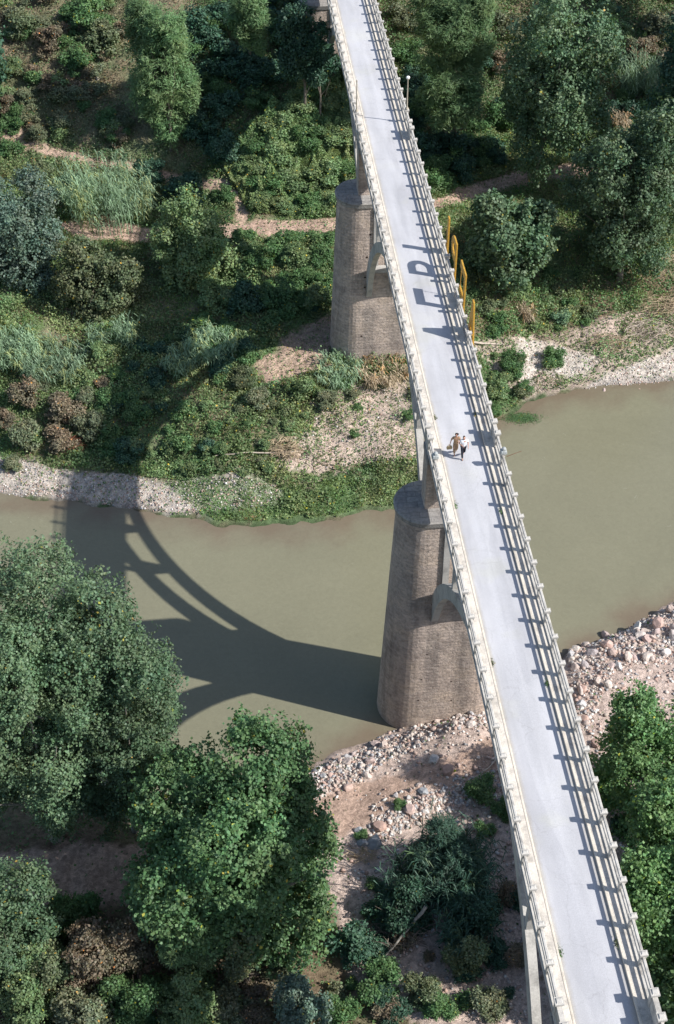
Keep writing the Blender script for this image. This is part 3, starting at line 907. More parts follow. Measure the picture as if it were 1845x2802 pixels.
# ================================================================== yellow letters outside the right parapet
LN, LD = 16.82, .12
def letter(ch, t0, polys, label, rods=()):
    e = empty('sign_letter', bw(t0, LN, ZD - .5), AZ, label=label, cat='letter', group='yellow letters on the outside of the right parapet')
    mb = MB()
    for poly in polys:
        mb.prism([(a - t0, b + .5) for a, b in poly], -.0, LD, 'x')
    mb.build('letter_body', M['yellow'], e, bevel=.015)
    mb = MB()
    ts = sorted([a - t0 for poly in polys for a, b in poly])
    mid = (ts[0] + ts[-1]) / 2 if ch in 'I' else ts[0] + .2
    mb.box(-.17, -.003, mid - .04, mid + .04, .72, .80)
    mb.box(-.17, -.003, mid - .04, mid + .04, 1.30, 1.38)
    mb.build('bracket', M['yellow_dark'], e)
    for (t_, z0, z1) in rods:
        mb = MB(); mb.tube([(LD / 2, t_ - t0, z0 + .5), (LD / 2, t_ - t0, z1 + .5)], .025, 6); mb.build('stay_rod', M['yellow_dark'], e)
    return e
def rct(a, b, c, d): return [(a, c), (b, c), (b, d), (a, d)]
ZL, ZT = -.35, 3.0
# A
w0, w1 = 75.75, 77.85
tc = 76.8
def edge(z, s): # outer half width
    return .21 + (ZT - z) / (ZT - ZL) * ((w1 - w0) / 2 - .21)
zi = 1.45
ob = edge(ZL, 1); lg = .44
letter('A', tc, [
    [(tc - edge(zi, 1), zi), (tc + edge(zi, 1), zi), (tc + .21, ZT), (tc - .21, ZT)],
    [(tc - ob, ZL), (tc - ob + lg, ZL), (tc - .003, zi - .003), (tc - edge(zi, 1), zi - .003)],
    [(tc + ob - lg, ZL), (tc + ob, ZL), (tc + edge(zi, 1), zi - .003), (tc + .003, zi - .003)],
    [(tc - .5, .30), (tc + .5, .30), (tc + .40, .68), (tc - .40, .68)]], 'yellow metal letter A, the nearest of the four letters')
letter('F', 79.8, [rct(79.8, 80.22, ZL, ZT), rct(80.223, 81.75, ZT - .55, ZT), rct(80.223, 81.75, .45, .92)], 'yellow metal letter F with a thin stay rod, between the A and the P', rods=((81.55, .92, ZT - .55),))
# P with a rounded bowl
t0 = 83.6
zb_, wb = 1.25, 1.85
out = [(t0 + .42, ZT)]
outer = []; inner = []
cz = (ZT + zb_) / 2; rz_ = (ZT - zb_) / 2; sx = .95
for i in range(13):
    a = PI / 2 - PI * i / 12
    outer.append((t0 + sx + (wb - sx) * math.cos(a), cz + rz_ * math.sin(a)))
    inner.append((t0 + sx + (wb - sx - .42) * math.cos(a), cz + (rz_ - .46) * math.sin(a)))
polys = [rct(t0, t0 + .42, ZL, ZT), rct(t0 + .423, t0 + sx, ZT - .46, ZT), rct(t0 + .423, t0 + sx, zb_, zb_ + .46)]
for i in range(12): polys.append([outer[i], outer[i + 1], inner[i + 1], inner[i]])
letter('P', t0, polys, 'yellow metal letter P with a rounded bowl, between the F and the I')
letter('I', 86.95, [rct(86.95, 87.38, ZL, ZT)], 'yellow metal letter I, the farthest of the four letters')
# steel girder painted rusty behind the parapet rail
mb = MB(); mb.box(0, .06, 0, 1.9, 0, .1)
o = mb.build('rusty_bar', M['rust'], None, bevel=.01); o.location = bw(73.2, 16.66, ZD + .62); o.rotation_euler = (0, 0, AZ)
props(o, 'rusty red steel bar fixed to the right parapet past the letter A', 'steel bar')

# weeds growing at the kerb
for i, (n_, t_, lab) in enumerate(((13.16, 68.6, 'small weed at the left kerb just behind the walkers'), (13.16, 60.4, 'tiny weed at the left kerb ahead of the walkers'), (13.16, 48.2, 'dry weed tuft at the left kerb level with the near pier foot'), (13.17, 31.2, 'dark weed tuft at the left kerb close to the bottom of the photo'), (15.80, 31.4, 'weed tuft in the parapet shadow at the right kerb near the bottom'), (15.8, 59.6, 'weed tuft at the right kerb beside the broken lamp shadow'), (15.8, 68.7, 'weed at the right kerb level with the first weed on the left'), (15.8, 46.5, 'weed tuft at the right kerb level with the river bank rubble'))):
    g = np.random.default_rng(i + 50); n = 60
    P = g.normal(size=(n, 3)) * np.array([.07, .13, .05]); P[:, 2] = np.abs(P[:, 2]) + .02
    Vq = leaves(P, norm(g.normal(size=(n, 3)) + np.array([0, 0, .5])), .10, .05, g)
    o = quads('weed_tuft', Vq, tints(n, g, .4), LEAF['green'] if i % 2 else LEAF['scrub'])
    o.location = bw(t_, n_, ZD + .0); props(o, lab, 'weed', 'weeds along the kerbs')

# ================================================================== people
def skinned(name, chains, m, parent, subsurf=1):
    """chains: list of lists of (pos, radius) sharing joints by equal position"""
    vs = []; rs = []; es = []; idx = {}
    for ch in chains:
        prev = None
        for p, r in ch:
            key = tuple(round(c, 4) for c in p)
            if key not in idx: idx[key] = len(vs); vs.append(p); rs.append(r)
            i = idx[key]
            if prev is not None and prev != i: es.append((prev, i))
            prev = i
    me = bpy.data.meshes.new(name); me.from_pydata(vs, es, [])
    me.materials.append(m)
    o = bpy.data.objects.new(name, me); link(o, parent)
    mod = o.modifiers.new('skin', 'SKIN'); mod.use_smooth_shade = True
    for i, sv in enumerate(me.skin_vertices[0].data):
        r = rs[i]
        sv.radius = r if isinstance(r, tuple) else (r, r)
        sv.use_root = (i == 0)
    if subsurf:
        s = o.modifiers.new('sub', 'SUBSURF'); s.levels = subsurf; s.render_levels = subsurf
    return o
def hand_chain(w, d, side, curl=.5):
    """w wrist position, d direction of the hand; returns chains for palm, four fingers and thumb"""
    w = Vector(w); d = Vector(d).normalized()
    across = d.cross(Vector((1, 0, 0))).normalized() if abs(d.x) < .8 else Vector((0, 1, 0))
    palm_n = d.cross(across).normalized() * side
    palm = w + d * .055
    ch = [[(tuple(w), .026), (tuple(palm), (.032, .018))]]
    for i, L in enumerate((.070, .078, .072, .056)):
        r = palm + d * .03 + across * (i - 1.5) * .019
        a = r + d * L * .5 + palm_n * curl * .012; b = a + d * L * .32 + palm_n * curl * L * .45
        ch.append([(tuple(palm), (.032, .018)), (tuple(r), .009), (tuple(a), .0085), (tuple(b), .007)])
    tb_ = w + d * .03 - across * .03
    ch.append([(tuple(palm), (.032, .018)), (tuple(tb_), .011), (tuple(tb_ + d * .03 - across * .012), .009), (tuple(tb_ + d * .052 - across * .008), .008)])
    return ch
def head(name, parent, c, m, r=.095):
    pass
def person(loc, rz, label, J, clothes, hairspec):
    root = empty('person', loc, rz, label=label, cat='person', group=None)
    body = [
        [(J['pelvis'], (.13, .09)), (J['waist'], (.12, .085)), (J['chest'], (.16, .10)), (J['neck0'], .06), (J['neck'], .05), (J['jaw'], (.062, .07)), (J['face'], (.074, .09)), (J['skull'], (.078, .093)), (J['top'], .05)],
        [(J['face'], (.074, .09)), (J['nose'], .012)],
    ]
    for s in 'lr':
        body.append([(J['chest'], (.16, .10)), (J['sh' + s], .058), (J['el' + s], .040), (J['wr' + s], .026)])
        body.append([(J['pelvis'], (.13, .09)), (J['hip' + s], .085), (J['kn' + s], .055), (J['an' + s], .038), (J['toe' + s], .03)])
        d = Vector(J['wr' + s]) - Vector(J['el' + s])
        body += hand_chain(J['wr' + s], d, 1 if s == 'l' else -1, .8)
    b = skinned('body', body, M['skin'], root)
    for s in (-1, 1):   # eyes and ears
        f = Vector(J['face'])
        mb = MB(); mb.tube([f + Vector((s * .03, -.078, .012)), f + Vector((s * .03, -.09, .012))], [.011, .006], 6); mb.build('eye', M['hair'], root)
        mb = MB(); mb.tube([f + Vector((s * .072, 0, -.02)), f + Vector((s * .086, .008, .0)), f + Vector((s * .075, 0, .03))], [.01, .014, .01], 6); mb.build('ear', M['skin'], root)
    f = Vector(J['face']); mb = MB(); mb.tube([f + Vector((-.022, -.083, -.045)), f + Vector((0, -.09, -.046)), f + Vector((.022, -.083, -.045))], .006, 5); mb.build('mouth', M['rust'], root)
    for nm, ch, m in clothes(J): skinned(nm, ch, m, root)
    skinned('hair', hairspec(J), M['hair'], root)
    return root
def mkJ(h=1.74, phase=1, armbend=True):
    # facing -y (towards the viewer); x right in the picture
    k = h / 1.74
    J = dict(pelvis=(0, 0, .95), waist=(0, 0, 1.08), chest=(0, -.01, 1.30), neck0=(0, 0, 1.44), neck=(0, -.01, 1.50), jaw=(0, -.025, 1.555), face=(0, -.02, 1.61), skull=(0, .0, 1.66), top=(0, 0, 1.72), nose=(0, -.125, 1.60),
             shl=(-.19, 0, 1.42), shr=(.19, 0, 1.42), hipl=(-.09, 0, .90), hipr=(.09, 0, .90))
    return J, k
# the man: white shirt, dark trousers, one forearm across the belly, mid-stride
J, k = mkJ()
J.update(ell=(-.27, .05, 1.15), wrl=(-.10, -.17, 1.10), elr=(.29, .06, 1.14), wrr=(.27, -.10, .93),
         knl=(-.09, -.16, .52), anl=(-.06, -.16, .10), toel=(-.06, -.31, .035), knr=(.10, .02, .50), anr=(.10, .28, .20), toer=(.10, .27, .05))
def man_clothes(J):
    yield 'shirt', [[((0, 0, .88), (.155, .12)), (J['waist'], (.155, .115)), (J['chest'], (.19, .125)), (J['neck0'], (.085, .075))],
                    [(J['chest'], (.19, .125)), (J['shl'], .085), ((-.235, .03, 1.27), .078)], [(J['chest'], (.19, .125)), (J['shr'], .085), ((.25, .035, 1.26), .078)]], M['shirt']
    yield 'trousers', [[(J['pelvis'], (.145, .105)), (J['hipl'], .108), (J['knl'], .078), (J['anl'], .062)], [(J['pelvis'], (.145, .105)), (J['hipr'], .108), (J['knr'], .078), (J['anr'], .062)]], M['trousers']
    yield 'shoe', [[(J['anl'], .05), ((J['toel'][0], J['toel'][1] + .08, .04), .045), (J['toel'], .035)]], M['shoe']
    yield 'shoe', [[(J['anr'], .05), ((J['toer'][0], J['toer'][1] + .05, .10), .045), (J['toer'], .035)]], M['shoe']
def man_hair(J): return [[((0, .045, 1.62), (.07, .06)), ((0, .035, 1.69), (.088, .085)), ((0, -.03, 1.735), (.07, .05))]]
mx, my = 7.74, 65.75
man = person((mx, my, ZD + .03), R(8), 'man in a white short-sleeved shirt and dark trousers walking beside the woman in tan', J, man_clothes, man_hair)
# the woman: long tan dress, full dark hair, head turned, bag in her right hand
J2, k = mkJ()
J2.update(ell=(-.30, .07, 1.13), wrl=(-.36, .02, .86), elr=(.26, .05, 1.14), wrr=(.14, -.15, 1.12),
          knl=(-.08, -.12, .50), anl=(-.06, -.13, .09), toel=(-.06, -.27, .03), knr=(.09, .02, .49), anr=(.08, .22, .17), toer=(.08, .23, .04))
def woman_clothes(J):
    yield 'dress', [[((0, -.01, .42), (.20, .20)), ((0, 0, .65), (.195, .17)), (J['pelvis'], (.19, .14)), (J['waist'], (.14, .105)), (J['chest'], (.175, .12)), (J['neck0'], (.08, .07))],
                    [(J['chest'], (.175, .12)), (J['shl'], .078), (J['ell'], .062)], [(J['chest'], (.175, .12)), (J['shr'], .078), (J['elr'], .062)]], M['tan']
    yield 'trouser_leg', [[((-.07, -.04, .60), .10), (J['knl'], .095), ((-.06, -.125, .16), .085)]], M['tan']
    yield 'trouser_leg', [[((.08, .0, .60), .10), (J['knr'], .095), ((.08, .20, .22), .085)]], M['tan']
    yield 'sandal', [[((-.06, -.12, .04), .04), (J['toel'], .035)]], M['sandal']
    yield 'sandal', [[((.08, .22, .12), .04), (J['toer'], .035)]], M['sandal']
def woman_hair(J): return [[((0, .06, 1.50), (.09, .06)), ((0, .05, 1.60), (.115, .09)), ((0, .03, 1.69), (.125, .115)), ((.02, -.03, 1.745), (.105, .075))], [((0, .03, 1.69), (.125, .115)), ((.13, -.02, 1.68), (.04, .05))]]
wx0, wy0 = 7.30, 66.10
woman = person((wx0, wy0, ZD + .03), R(-2), 'woman in a long tan outfit with full dark hair walking and holding a bag', J2, woman_clothes, woman_hair)
woman.scale = (.96, .96, .96)
bag = empty('handbag', (wx0 - .38, wy0 + .01, ZD + .42), R(10), label="pale straw handbag hanging from the woman's hand", cat='handbag')
mb = MB(); mb.tube([(-.13, 0, .02), (-.15, 0, .12), (-.10, 0, .26)], [.05, .09, .05], 8)
mb = MB(); mb.prism([(-.15, 0), (.15, 0), (.19, .12), (.13, .27), (-.13, .27), (-.19, .12)], -.055, .055, 'y'); mb.build('bag_body', M['bag'], bag, bevel=.02)
mb = MB(); mb.tube([(-.10, 0, .26), (-.07, 0, .38), (.07, 0, .38), (.10, 0, .26)], .012, 6); mb.build('handle', M['bag'], bag)

# ================================================================== TREES
def tree(name, px, py, zc, r, kind, label, cat='tree', cs=1.0, nleaf=22000, ls=.22, bark='bark', seed=1, holes=.0, limbs=14, group=None, amp=.3, yellow=.006, lw=.75, upb=.35, r0=None, needles=False, base=None, xy=None):
    """crown centre seen at image point px,py at height zc; r = (rx, ry, rz)"""
    X, Y = at(px, py, zc) if xy is None else xy
    bx, by = (X, Y) if base is None else ground(*base)
    zg = h1(bx, by)
    root = empty(name, (bx, by, zg), 0, label=label, cat=cat, group=group)
    V, T, c, L = crown_quads(seed, *r, cs, nleaf, ls, lw, amp, yellow, needles, upb, holes=holes)
    off = np.array([X - bx, Y - by, zc - zg])
    quads('crown', V + off, T, LEAF[kind], root)
    g = np.random.default_rng(seed + 900)
    Ht = (zc - zg) + r[2] * .55
    mb = trunk_mb(Ht + .6, r0 or max(.12, Ht * .018), [tuple(p + off) for p in c], g, base=(0, 0, -.6), lean=(off[0] * 1.1, off[1] * 1.1), limbs=limbs)
    mb.build('trunk', M[bark], root)
    return root
tree('poplar_tree', 60, 1650, 15.0, (5.6, 5.6, 11.9), 'poplar', 'tall grey-green poplar filling the left edge above the river', cs=1.5, nleaf=150000, ls=.175, seed=21, bark='bark_pale', limbs=30, r0=.42, yellow=.004)
tree('poplar_tree', 275, 1665, 13.0, (4.4, 4.8, 10.6), 'poplar', 'grey-green poplar between the leftmost tree and the water', cs=1.4, nleaf=110000, ls=.175, seed=22, holes=.3, bark='bark_pale', limbs=24, r0=.36)
tree('plane_tree', 545, 2000, 9.4, (7.1, 6.4, 8.5), 'plane', 'big bright green plane tree standing between the poplars and the rubble', cs=1.2, nleaf=150000, ls=.205, lw=.9, seed=23, holes=.3, bark='bark_pale', limbs=30, r0=.42, yellow=.008)
tree('poplar_tree', 10, 2165, 7.2, (3.9, 3.6, 4.3), 'poplar', 'short rounded grey-green poplar at the lower left edge beside the dirt path', cs=1.2, nleaf=62000, ls=.175, seed=24)
tree('plane_tree', 1500, 1780, 8.2, (4.1, 4.4, 5.6), 'plane_light', 'bright green young plane tree right of the bridge among the rubble', cs=1.2, nleaf=40000, ls=.2, lw=.9, seed=25, holes=.7, yellow=.012)
tree('plane_tree', 1590, 1930, 9.5, (3.4, 3.6, 5.0), 'plane_light', 'green plane tree cut by the right edge behind the lower bright one', cs=1.1, nleaf=36000, ls=.2, lw=.9, seed=26, holes=.6, yellow=.012)
tree('plane_tree', 1535, 2110, 12.8, (2.9, 3.0, 3.5), 'plane_light', 'dense bright green tree right of the bridge near the lower right corner', cs=1.1, nleaf=38000, ls=.2, lw=.9, seed=27)
tree('plane_tree', 0, 0, 12.0, (3.2, 3.2, 4.6), 'plane_light', 'plane tree crowding the right edge between the two bright ones', cs=1.1, nleaf=34000, ls=.2, lw=.9, seed=63, xy=(20.0, 47.5))
tree('plane_tree', 0, 0, 12.5, (3.0, 3.0, 4.4), 'plane_light', 'plane tree at the right edge beneath the dense bright one', cs=1.1, nleaf=32000, ls=.2, lw=.9, seed=64, xy=(20.6, 42.5))
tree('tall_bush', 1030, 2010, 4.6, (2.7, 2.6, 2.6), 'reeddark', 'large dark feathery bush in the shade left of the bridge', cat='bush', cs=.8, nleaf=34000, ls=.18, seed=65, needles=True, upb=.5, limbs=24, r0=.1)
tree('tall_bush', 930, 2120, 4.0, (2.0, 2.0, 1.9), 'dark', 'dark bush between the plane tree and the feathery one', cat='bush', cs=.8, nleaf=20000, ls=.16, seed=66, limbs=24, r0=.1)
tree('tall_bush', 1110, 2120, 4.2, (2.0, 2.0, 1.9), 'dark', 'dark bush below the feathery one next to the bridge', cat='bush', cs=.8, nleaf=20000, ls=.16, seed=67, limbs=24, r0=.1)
tree('plane_tree', 1755, 2120, 13.5, (4.2, 4.0, 5.0), 'plane', 'plane tree just outside the right edge shading the thicket', cs=1.2, nleaf=26000, ls=.28, lw=.9, seed=28)
tree('plane_tree', 1720, 2470, 13.5, (4.0, 3.8, 5.0), 'plane', 'plane tree below the lower right corner shading the bank', cs=1.2, nleaf=24000, ls=.28, lw=.9, seed=29)
tree('plane_tree', 1600, 2330, 8.5, (2.6, 2.6, 3.2), 'plane', 'small green tree at the very corner of the lower right', cs=1.1, nleaf=15000, ls=.26, lw=.9, seed=30)
tree('tall_bush', 180, 2130, 4.2, (1.8, 1.6, 1.6), 'green', 'green tall bush on the edge of the dappled dirt path', cat='bush', cs=.7, nleaf=15000, ls=.16, seed=60, limbs=20, r0=.09)
tree('tall_bush', 430, 2330, 5.6, (2.0, 1.8, 1.7), 'vine', 'light green tall bush at the bottom edge under the plane tree', cat='bush', cs=.7, nleaf=15000, ls=.16, seed=61, limbs=20, r0=.09)
tree('tall_bush', 190, 2350, 6.0, (2.0, 1.8, 1.7), 'scrub', 'dull tall bush at the bottom edge between two green ones', cat='bush', cs=.7, nleaf=15000, ls=.16, seed=62, limbs=20, r0=.09)
tree('tall_bush', 225, 2215, 6.8, (2.3, 2.2, 2.2), 'brown', 'reddish-brown tall bush at the lower left between green bushes', cat='bush', cs=.7, nleaf=15000, ls=.16, seed=51, holes=.3, limbs=30, r0=.09)
tree('tall_bush', 305, 2195, 6.6, (1.6, 1.6, 1.8), 'brown', 'smaller reddish tall bush against the shaded foot of the plane tree', cat='bush', cs=.7, nleaf=15000, ls=.16, seed=52, holes=.3, limbs=30, r0=.09)
tree('small_tree', 440, 2180, 8.0, (2.1, 2.0, 2.4), 'pine', 'feathery olive-green small tree in front of the plane tree', cat='tree', cs=.7, nleaf=15000, ls=.16, seed=53, holes=.3, limbs=30, r0=.09, needles=True, upb=.9)
tree('small_tree', 570, 2210, 7.2, (1.4, 1.4, 2.1), 'olive', 'pale thin small tree with bare stems in front of the plane tree', cat='tree', cs=.7, nleaf=9000, ls=.16, seed=54, holes=.3, limbs=30, r0=.09)
tree('tall_bush', 120, 2245, 6.4, (1.9, 1.9, 1.9), 'olive', 'dull green tall bush below the short poplar at the lower left', cat='bush', cs=.7, nleaf=15000, ls=.16, seed=55, holes=.3, limbs=30, r0=.09)
tree('tall_bush', 60, 2270, 6.4, (2.1, 1.8, 1.9), 'vine', 'light green tall bush beneath the short poplar near the lower left corner', cat='bush', cs=.7, nleaf=15000, ls=.16, seed=68, limbs=20, r0=.09)
tree('tall_bush', 55, 2330, 5.4, (2.1, 2.0, 1.9), 'vine', 'light green tall bush in the lower left corner', cat='bush', cs=.7, nleaf=15000, ls=.16, seed=56, holes=.3, limbs=30, r0=.09)
tree('tall_bush', 310, 2320, 6.0, (2.0, 1.9, 1.8), 'green', 'fresh green tall bush at the bottom edge below the reddish bushes', cat='bush', cs=.7, nleaf=15000, ls=.16, seed=57, holes=.3, limbs=30, r0=.09)
tree('tall_bush', 700, 2345, 6.0, (1.8, 1.8, 1.7), 'willow', 'grey-green tall bush at the bottom edge below the plane tree', cat='bush', cs=.7, nleaf=15000, ls=.16, seed=58, holes=.3, limbs=30, r0=.09)
tree('small_tree', 1085, 2225, 4.6, (1.6, 1.6, 1.6), 'olive', 'pale yellow-green sparse small tree in sunlight below the dark thicket', cat='tree', cs=.7, nleaf=9000, ls=.16, seed=59, holes=.3, limbs=30, r0=.09)
# far bank
tree('willow_tree', 40, 555, 9.6, (4.9, 4.4, 5.8), 'willow', 'silvery blue-green willow at the left edge below the reeds', cs=1.2, nleaf=42000, ls=.23, seed=31, bark='bark_pale')
tree('olive_green_tree', 225, 668, 7.0, (4.6, 3.8, 3.7), 'olive', 'spreading olive-green tree next to the silvery willow', cs=1.1, nleaf=34000, ls=.24, seed=32)
tree('ash_tree', 445, 590, 9.0, (4.2, 3.8, 5.2), 'vine', 'rounded olive-green tree just below the dirt path, left of the far pier', cs=1.1, nleaf=34000, ls=.24, seed=33)
tree('poplar_tree', 1300, 190, 17.5, (6.0, 5.4, 9.6), 'poplar', 'tall poplar with a visible trunk rising beside the dirt path on the right', cs=1.4, nleaf=62000, ls=.27, seed=34, base=(1240, 412), r0=.3, bark='bark_pale', limbs=30)
tree('poplar_tree', 1460, 455, 12.5, (6.4, 5.8, 8.0), 'poplar', 'broad poplar at the right edge above the driftwood shore', cs=1.4, nleaf=62000, ls=.27, seed=35, r0=.3, base=(1440, 655), limbs=30)
tree('fig_tree', 1185, 565, 9.0, (4.7, 4.2, 4.3), 'poplar', 'low rounded blue-green tree behind the yellow letters', cs=1.2, nleaf=32000, ls=.28, seed=36, lw=1.0)
tree('oak_tree', 705, 95, 20.0, (2.9, 2.6, 3.4), 'dark', 'dark round tree covering the foot of the distant pier', cs=1.1, nleaf=22000, ls=.24, seed=38)
tree('oak_tree', 742, 150, 17.5, (2.0, 2.0, 2.2), 'dark', 'small dark tree between the distant pier and the bridge', cs=1.1, nleaf=12000, ls=.24, seed=39)
tree('alder_tree', 1600, 200, 19.0, (4.2, 4.2, 8), 'dark', 'dark tree cut by the right edge behind the hanging reeds', cs=1.3, nleaf=26000, ls=.28, seed=37)
def pine(px, py, zc, r, label, seed, base, nleaf=30000, cs=1.5):
    return tree('pine_tree', px, py, zc, r, 'pine', label, cat='pine', cs=cs, nleaf=nleaf, ls=.26, seed=seed, needles=True, upb=.9, base=base, limbs=30, r0=.2, amp=.2, yellow=0)
pine(385, 170, 16.6, (3.5, 3.4, 6.4), 'tall pale green pine standing alone on the left hillside', 41, (398, 352), 48000)
pine(335, 60, 20.5, (2.4, 2.4, 2.6), 'leaning top of a second pale pine behind the lone one', 42, (340, 250), 14000, 1.2)
pine(1055, 70, 21.0, (5.0, 4.6, 5.6), 'bright green bushy pine right of the far end of the bridge', 43, (1075, 290), 60000, 1.9)
pine(1050, 225, 15.8, (3.6, 3.2, 2.6), 'lower bright pine below the bushy one right of the bridge', 46, (1060, 330), 22000, 1.4)
pine(578, 35, 22.0, (2.1, 2.1, 4.0), 'small pale pine at the top edge left of the bridge', 44, (580, 150), 18000, 1.2)

for i, (x_, y_, z_, lab) in enumerate([(45, 128, 15, 'evergreen oak beyond the right edge by the broad poplar'), (50, 142, 20, 'evergreen oak higher up beyond the right edge'), (41, 153, 24, 'evergreen oak above the hanging reeds outside the frame'), (56, 120, 13, 'evergreen oak nearest the water beyond the right edge'), (-38, 136, 17, 'evergreen oak beyond the left edge of the hillside'), (-46, 122, 14, 'evergreen oak beyond the left edge by the path'), (-44, 104, 10, 'evergreen oak beyond the left edge by the river')]):
    tree('oak_tree', 0, 0, z_, (5, 5, 4.6), 'green' if i % 2 else 'dark', lab, cs=1.3, nleaf=16000, ls=.4, seed=80 + i, xy=(x_, y_))
